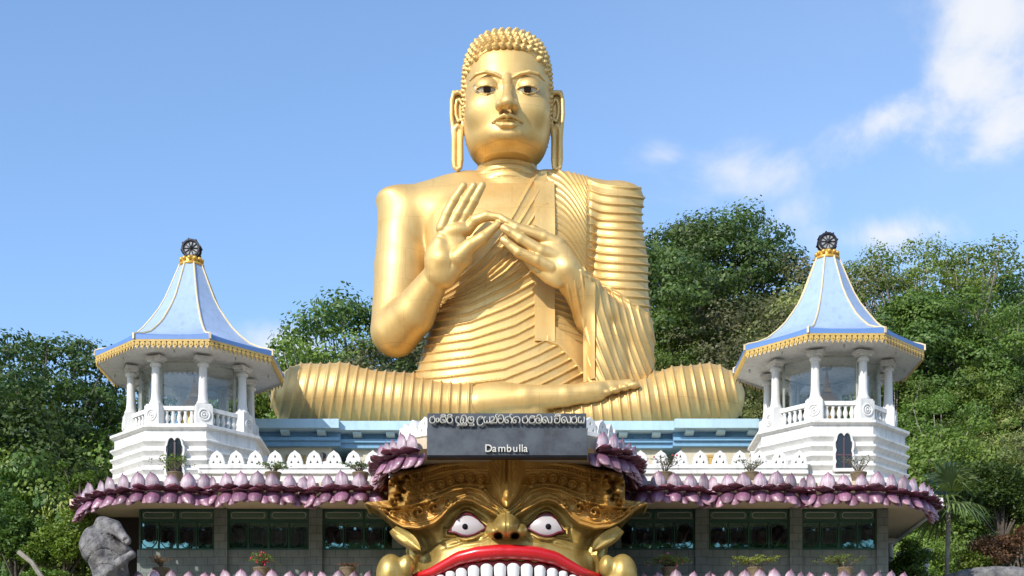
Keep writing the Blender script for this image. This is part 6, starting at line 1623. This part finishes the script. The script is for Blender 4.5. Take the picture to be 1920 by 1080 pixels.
# potted plants on the ledges
M['twig'] = mat('twig', (.12, .09, .06), .9); M['flower_red'] = mat('red_flower', (.55, .03, .06), .5); M['flower_pink'] = mat('pink_flower', (.70, .16, .30), .5)
def pot_plant(px, py_top, z0, Y, wpx, label, seed, material='mid', leaves=500, leaf=.07, flowers=None, nfl=0, potc='pot', ps=1.0, up=1.0):
    X = (px - 960) * Y / F; s = Y / F; zt = 1.6 + (1560 - py_top) * s; w_ = wpx * s / 2; nr = np.random.RandomState(seed)
    r = empty('potted_plant', (X, Y, z0), 0, label, 'plant', 'potted shrubs along the ledges')
    MB().lathe([(.15 * ps, 0), (.2 * ps, .05), (.24 * ps, .22 * ps), (.26 * ps, .34 * ps), (.28 * ps, .36 * ps), (.28 * ps, .40 * ps), (.23 * ps, .40 * ps), (.2 * ps, .34 * ps)], 14).build('pot', M[potc], r, autos=40)
    h = zt - z0; tr = MB(); tips = []
    for i in range(9):
        a = nr.uniform(0, 2 * PI); e = Vector((math.cos(a) * w_ * nr.uniform(.3, 1), math.sin(a) * w_ * .6, nr.uniform(.6, 1.0) * (h - .4 * ps) + .4 * ps))
        b = Vector((0, 0, .36 * ps)); m_ = b.lerp(e, .5) + Vector((nr.normal() * .05, nr.normal() * .05, .05)); tr.tube([b, m_, e], [.022, .014, .006], 4)
        for j in range(4):
            t = nr.uniform(.35, 1); q = b.lerp(m_, t * 2) if t < .5 else m_.lerp(e, t * 2 - 1); e2 = q + Vector((nr.normal() * w_ * .3, nr.normal() * w_ * .25, nr.uniform(-.02, .2) * h)); tr.tube([q, e2], [.008, .004], 3); tips.append(e2)
        tips.append(e)
    tr.build('stem', M['twig'], r); T = np.array([tuple(t) for t in tips])
    cen = T[nr.randint(0, len(T), leaves)] + nr.normal(size=(leaves, 3)) * [w_ * .14, w_ * .14, h * .05]; cen[:, 2] = np.minimum(cen[:, 2], h)
    v, f, rn = leaf_cards(nr, cen, leaf); me = np_mesh('foliage', v, f); at = me.attributes.new('rnd', 'FLOAT', 'POINT'); at.data.foreach_set('value', rn.astype(np.float32)); _mk('foliage', me, LM[material], r)
    if flowers:
        fb_ = MB()
        for k in range(nfl): q = T[nr.randint(len(T))] + nr.normal(size=3) * .05; fb_.ball(tuple(q), nr.uniform(.025, .05), 6, 4)
        fb_.build('flowers', M[flowers], r)
zu = 13.045; YU = 49.25
pot_plant(328, 856, zu, YU, 70, 'leafy bonsai shrub on the eave below the left tower window', 21, 'mid', 420, .09)
pot_plant(512, 868, zu, YU, 50, 'small leafy bonsai on the left eave between tower and gate', 22, 'mid', 380, .08)
pot_plant(676, 870, zu, YU, 52, 'spiky fine-leaved bonsai on the left eave closest to the gate', 23, 'dark', 420, .07)
pot_plant(1246, 858, zu, YU, 50, 'twiggy bonsai with one red bloom on the right eave closest to the gate', 24, 'olive', 260, .06, 'flower_red', 3)
pot_plant(1408, 862, zu, YU, 50, 'twiggy spreading bonsai on the right eave in front of the pierced parapet', 25, 'olive', 260, .06)
pot_plant(1610, 856, zu, YU, 52, 'twiggy bonsai in a round pot below the right tower window', 26, 'olive', 240, .06)
zl2 = 9.92; YL = 49.3
part(MB().box(-14, 14, 48.9, 51.45, 9.68, 9.918), 'lower_ledge', M['soffit'])
pot_plant(302, 1046, zl2, YL, 44, 'dry brown potted shrub in front of the leftmost window bay', 31, 'brown', 420, .06)
pot_plant(490, 1040, zl2, YL, 46, 'potted shrub covered with red flowers below the second left window', 32, 'mid', 420, .07, 'flower_red', 16)
pot_plant(652, 1058, zl2, YL, 42, 'low dry potted shrub left of the golden mask', 33, 'brown', 420, .05)
pot_plant(1256, 1046, zl2, YL, 64, 'potted shrub with pink flowers right of the golden mask', 34, 'mid', 700, .08, 'flower_pink', 16)
pot_plant(1416, 1044, zl2, YL, 68, 'leafy light green potted shrub below the middle right window', 35, 'light', 800, .08)
pot_plant(1585, 1044, zl2, YL, 76, 'sparse spreading potted shrub below the rightmost window', 36, 'mid', 560, .07)
# person looking out over the parapet
pe = empty('person', ((607 - 960) * 51.2 / F, 51.2, 13.045), 2.3, 'person with long black hair in pale top standing behind the left parapet', 'person')
def f_per(p):
    d = s_ell(p, (0, 0, 1.42), (.075, .095, .115)); d = smin(d, s_cone(p, (0, .01, 1.22), (0, .01, 1.36), .05, .045), .03)
    d = smin(d, s_ell(p, (0, 0, 1.08), (.17, .10, .22)), .05); d = smin(d, s_ell(p, (0, 0, .84), (.16, .11, .14)), .06)
    for s_ in (-1, 1):
        d = smin(d, s_chain(p, [(s_ * .17, 0, 1.2), (s_ * .22, -.04, .98), (s_ * .18, -.25, .92)], [.05, .04, .03]), .03)
        d = smin(d, s_chain(p, [(s_ * .09, 0, .8), (s_ * .09, -.01, .45), (s_ * .09, .01, .06)], [.085, .06, .04]), .03); d = smin(d, s_ell(p, (s_ * .09, -.06, .03), (.04, .11, .03)), .02)
    d = smin(d, s_ell(p, (0, -.10, 1.41), (.014, .02, .02)), .01)
    return d
v, f_ = extract(f_per, (-.4, -.45, -.02), (.4, .3, 1.62), .018, 1, 2); _mk('body', np_mesh('body', v, f_), M['skin'], pe)
fs_ = lambda p: np.maximum(f_per(p) - .014, np.maximum(p[:, 2] - 1.24, .1 - p[:, 2]))
v, f_ = extract(fs_, (-.4, -.45, -.02), (.4, .3, 1.62), .018, 1, 2); _mk('clothing', np_mesh('clothing', v, f_), M['cloth'], pe)
fh_ = lambda p: smax(smin(s_ell(p, (0, .015, 1.45), (.095, .11, .115)), s_ell(p, (0, .08, 1.30), (.09, .05, .2)), .03), -s_ell(p, (0, -.12, 1.38), (.06, .09, .11)), .01)
v, f_ = extract(fh_, (-.3, -.3, 1.0), (.3, .3, 1.64), .015, 1, 2); _mk('hair', np_mesh('hair', v, f_), M['hair_dark'], pe)

for i, (x, y, h, k) in enumerate(((-62, -22, 26, 'dark'), (-44, -34, 33, 'mid'), (-30, -28, 37, 'dark2'), (-20, -38, 25, 'dark'), (-11, -30, 30, 'mid'), (3, -36, 26, 'dark2'), (12, -30, 30, 'mid'), (22, -30, 37, 'dark'), (37, -36, 27, 'mid'), (52, -26, 30, 'dark2'), (66, -34, 29, 'dark'))):
    me, mt, H0 = PROTO[k]; r = empty('forest_tree', (x, y, 0), i * .7, 'tall tree across the forecourt, mirrored in the dark windows', 'tree', 'trees across the forecourt'); kk = h / H0
    for nm, m_ in (('trunk', mt), ('crown', me)):
        o = bpy.data.objects.new(nm, m_); scene.collection.objects.link(o); o.parent = r; o.scale = (kk * .95, kk * .95, kk)
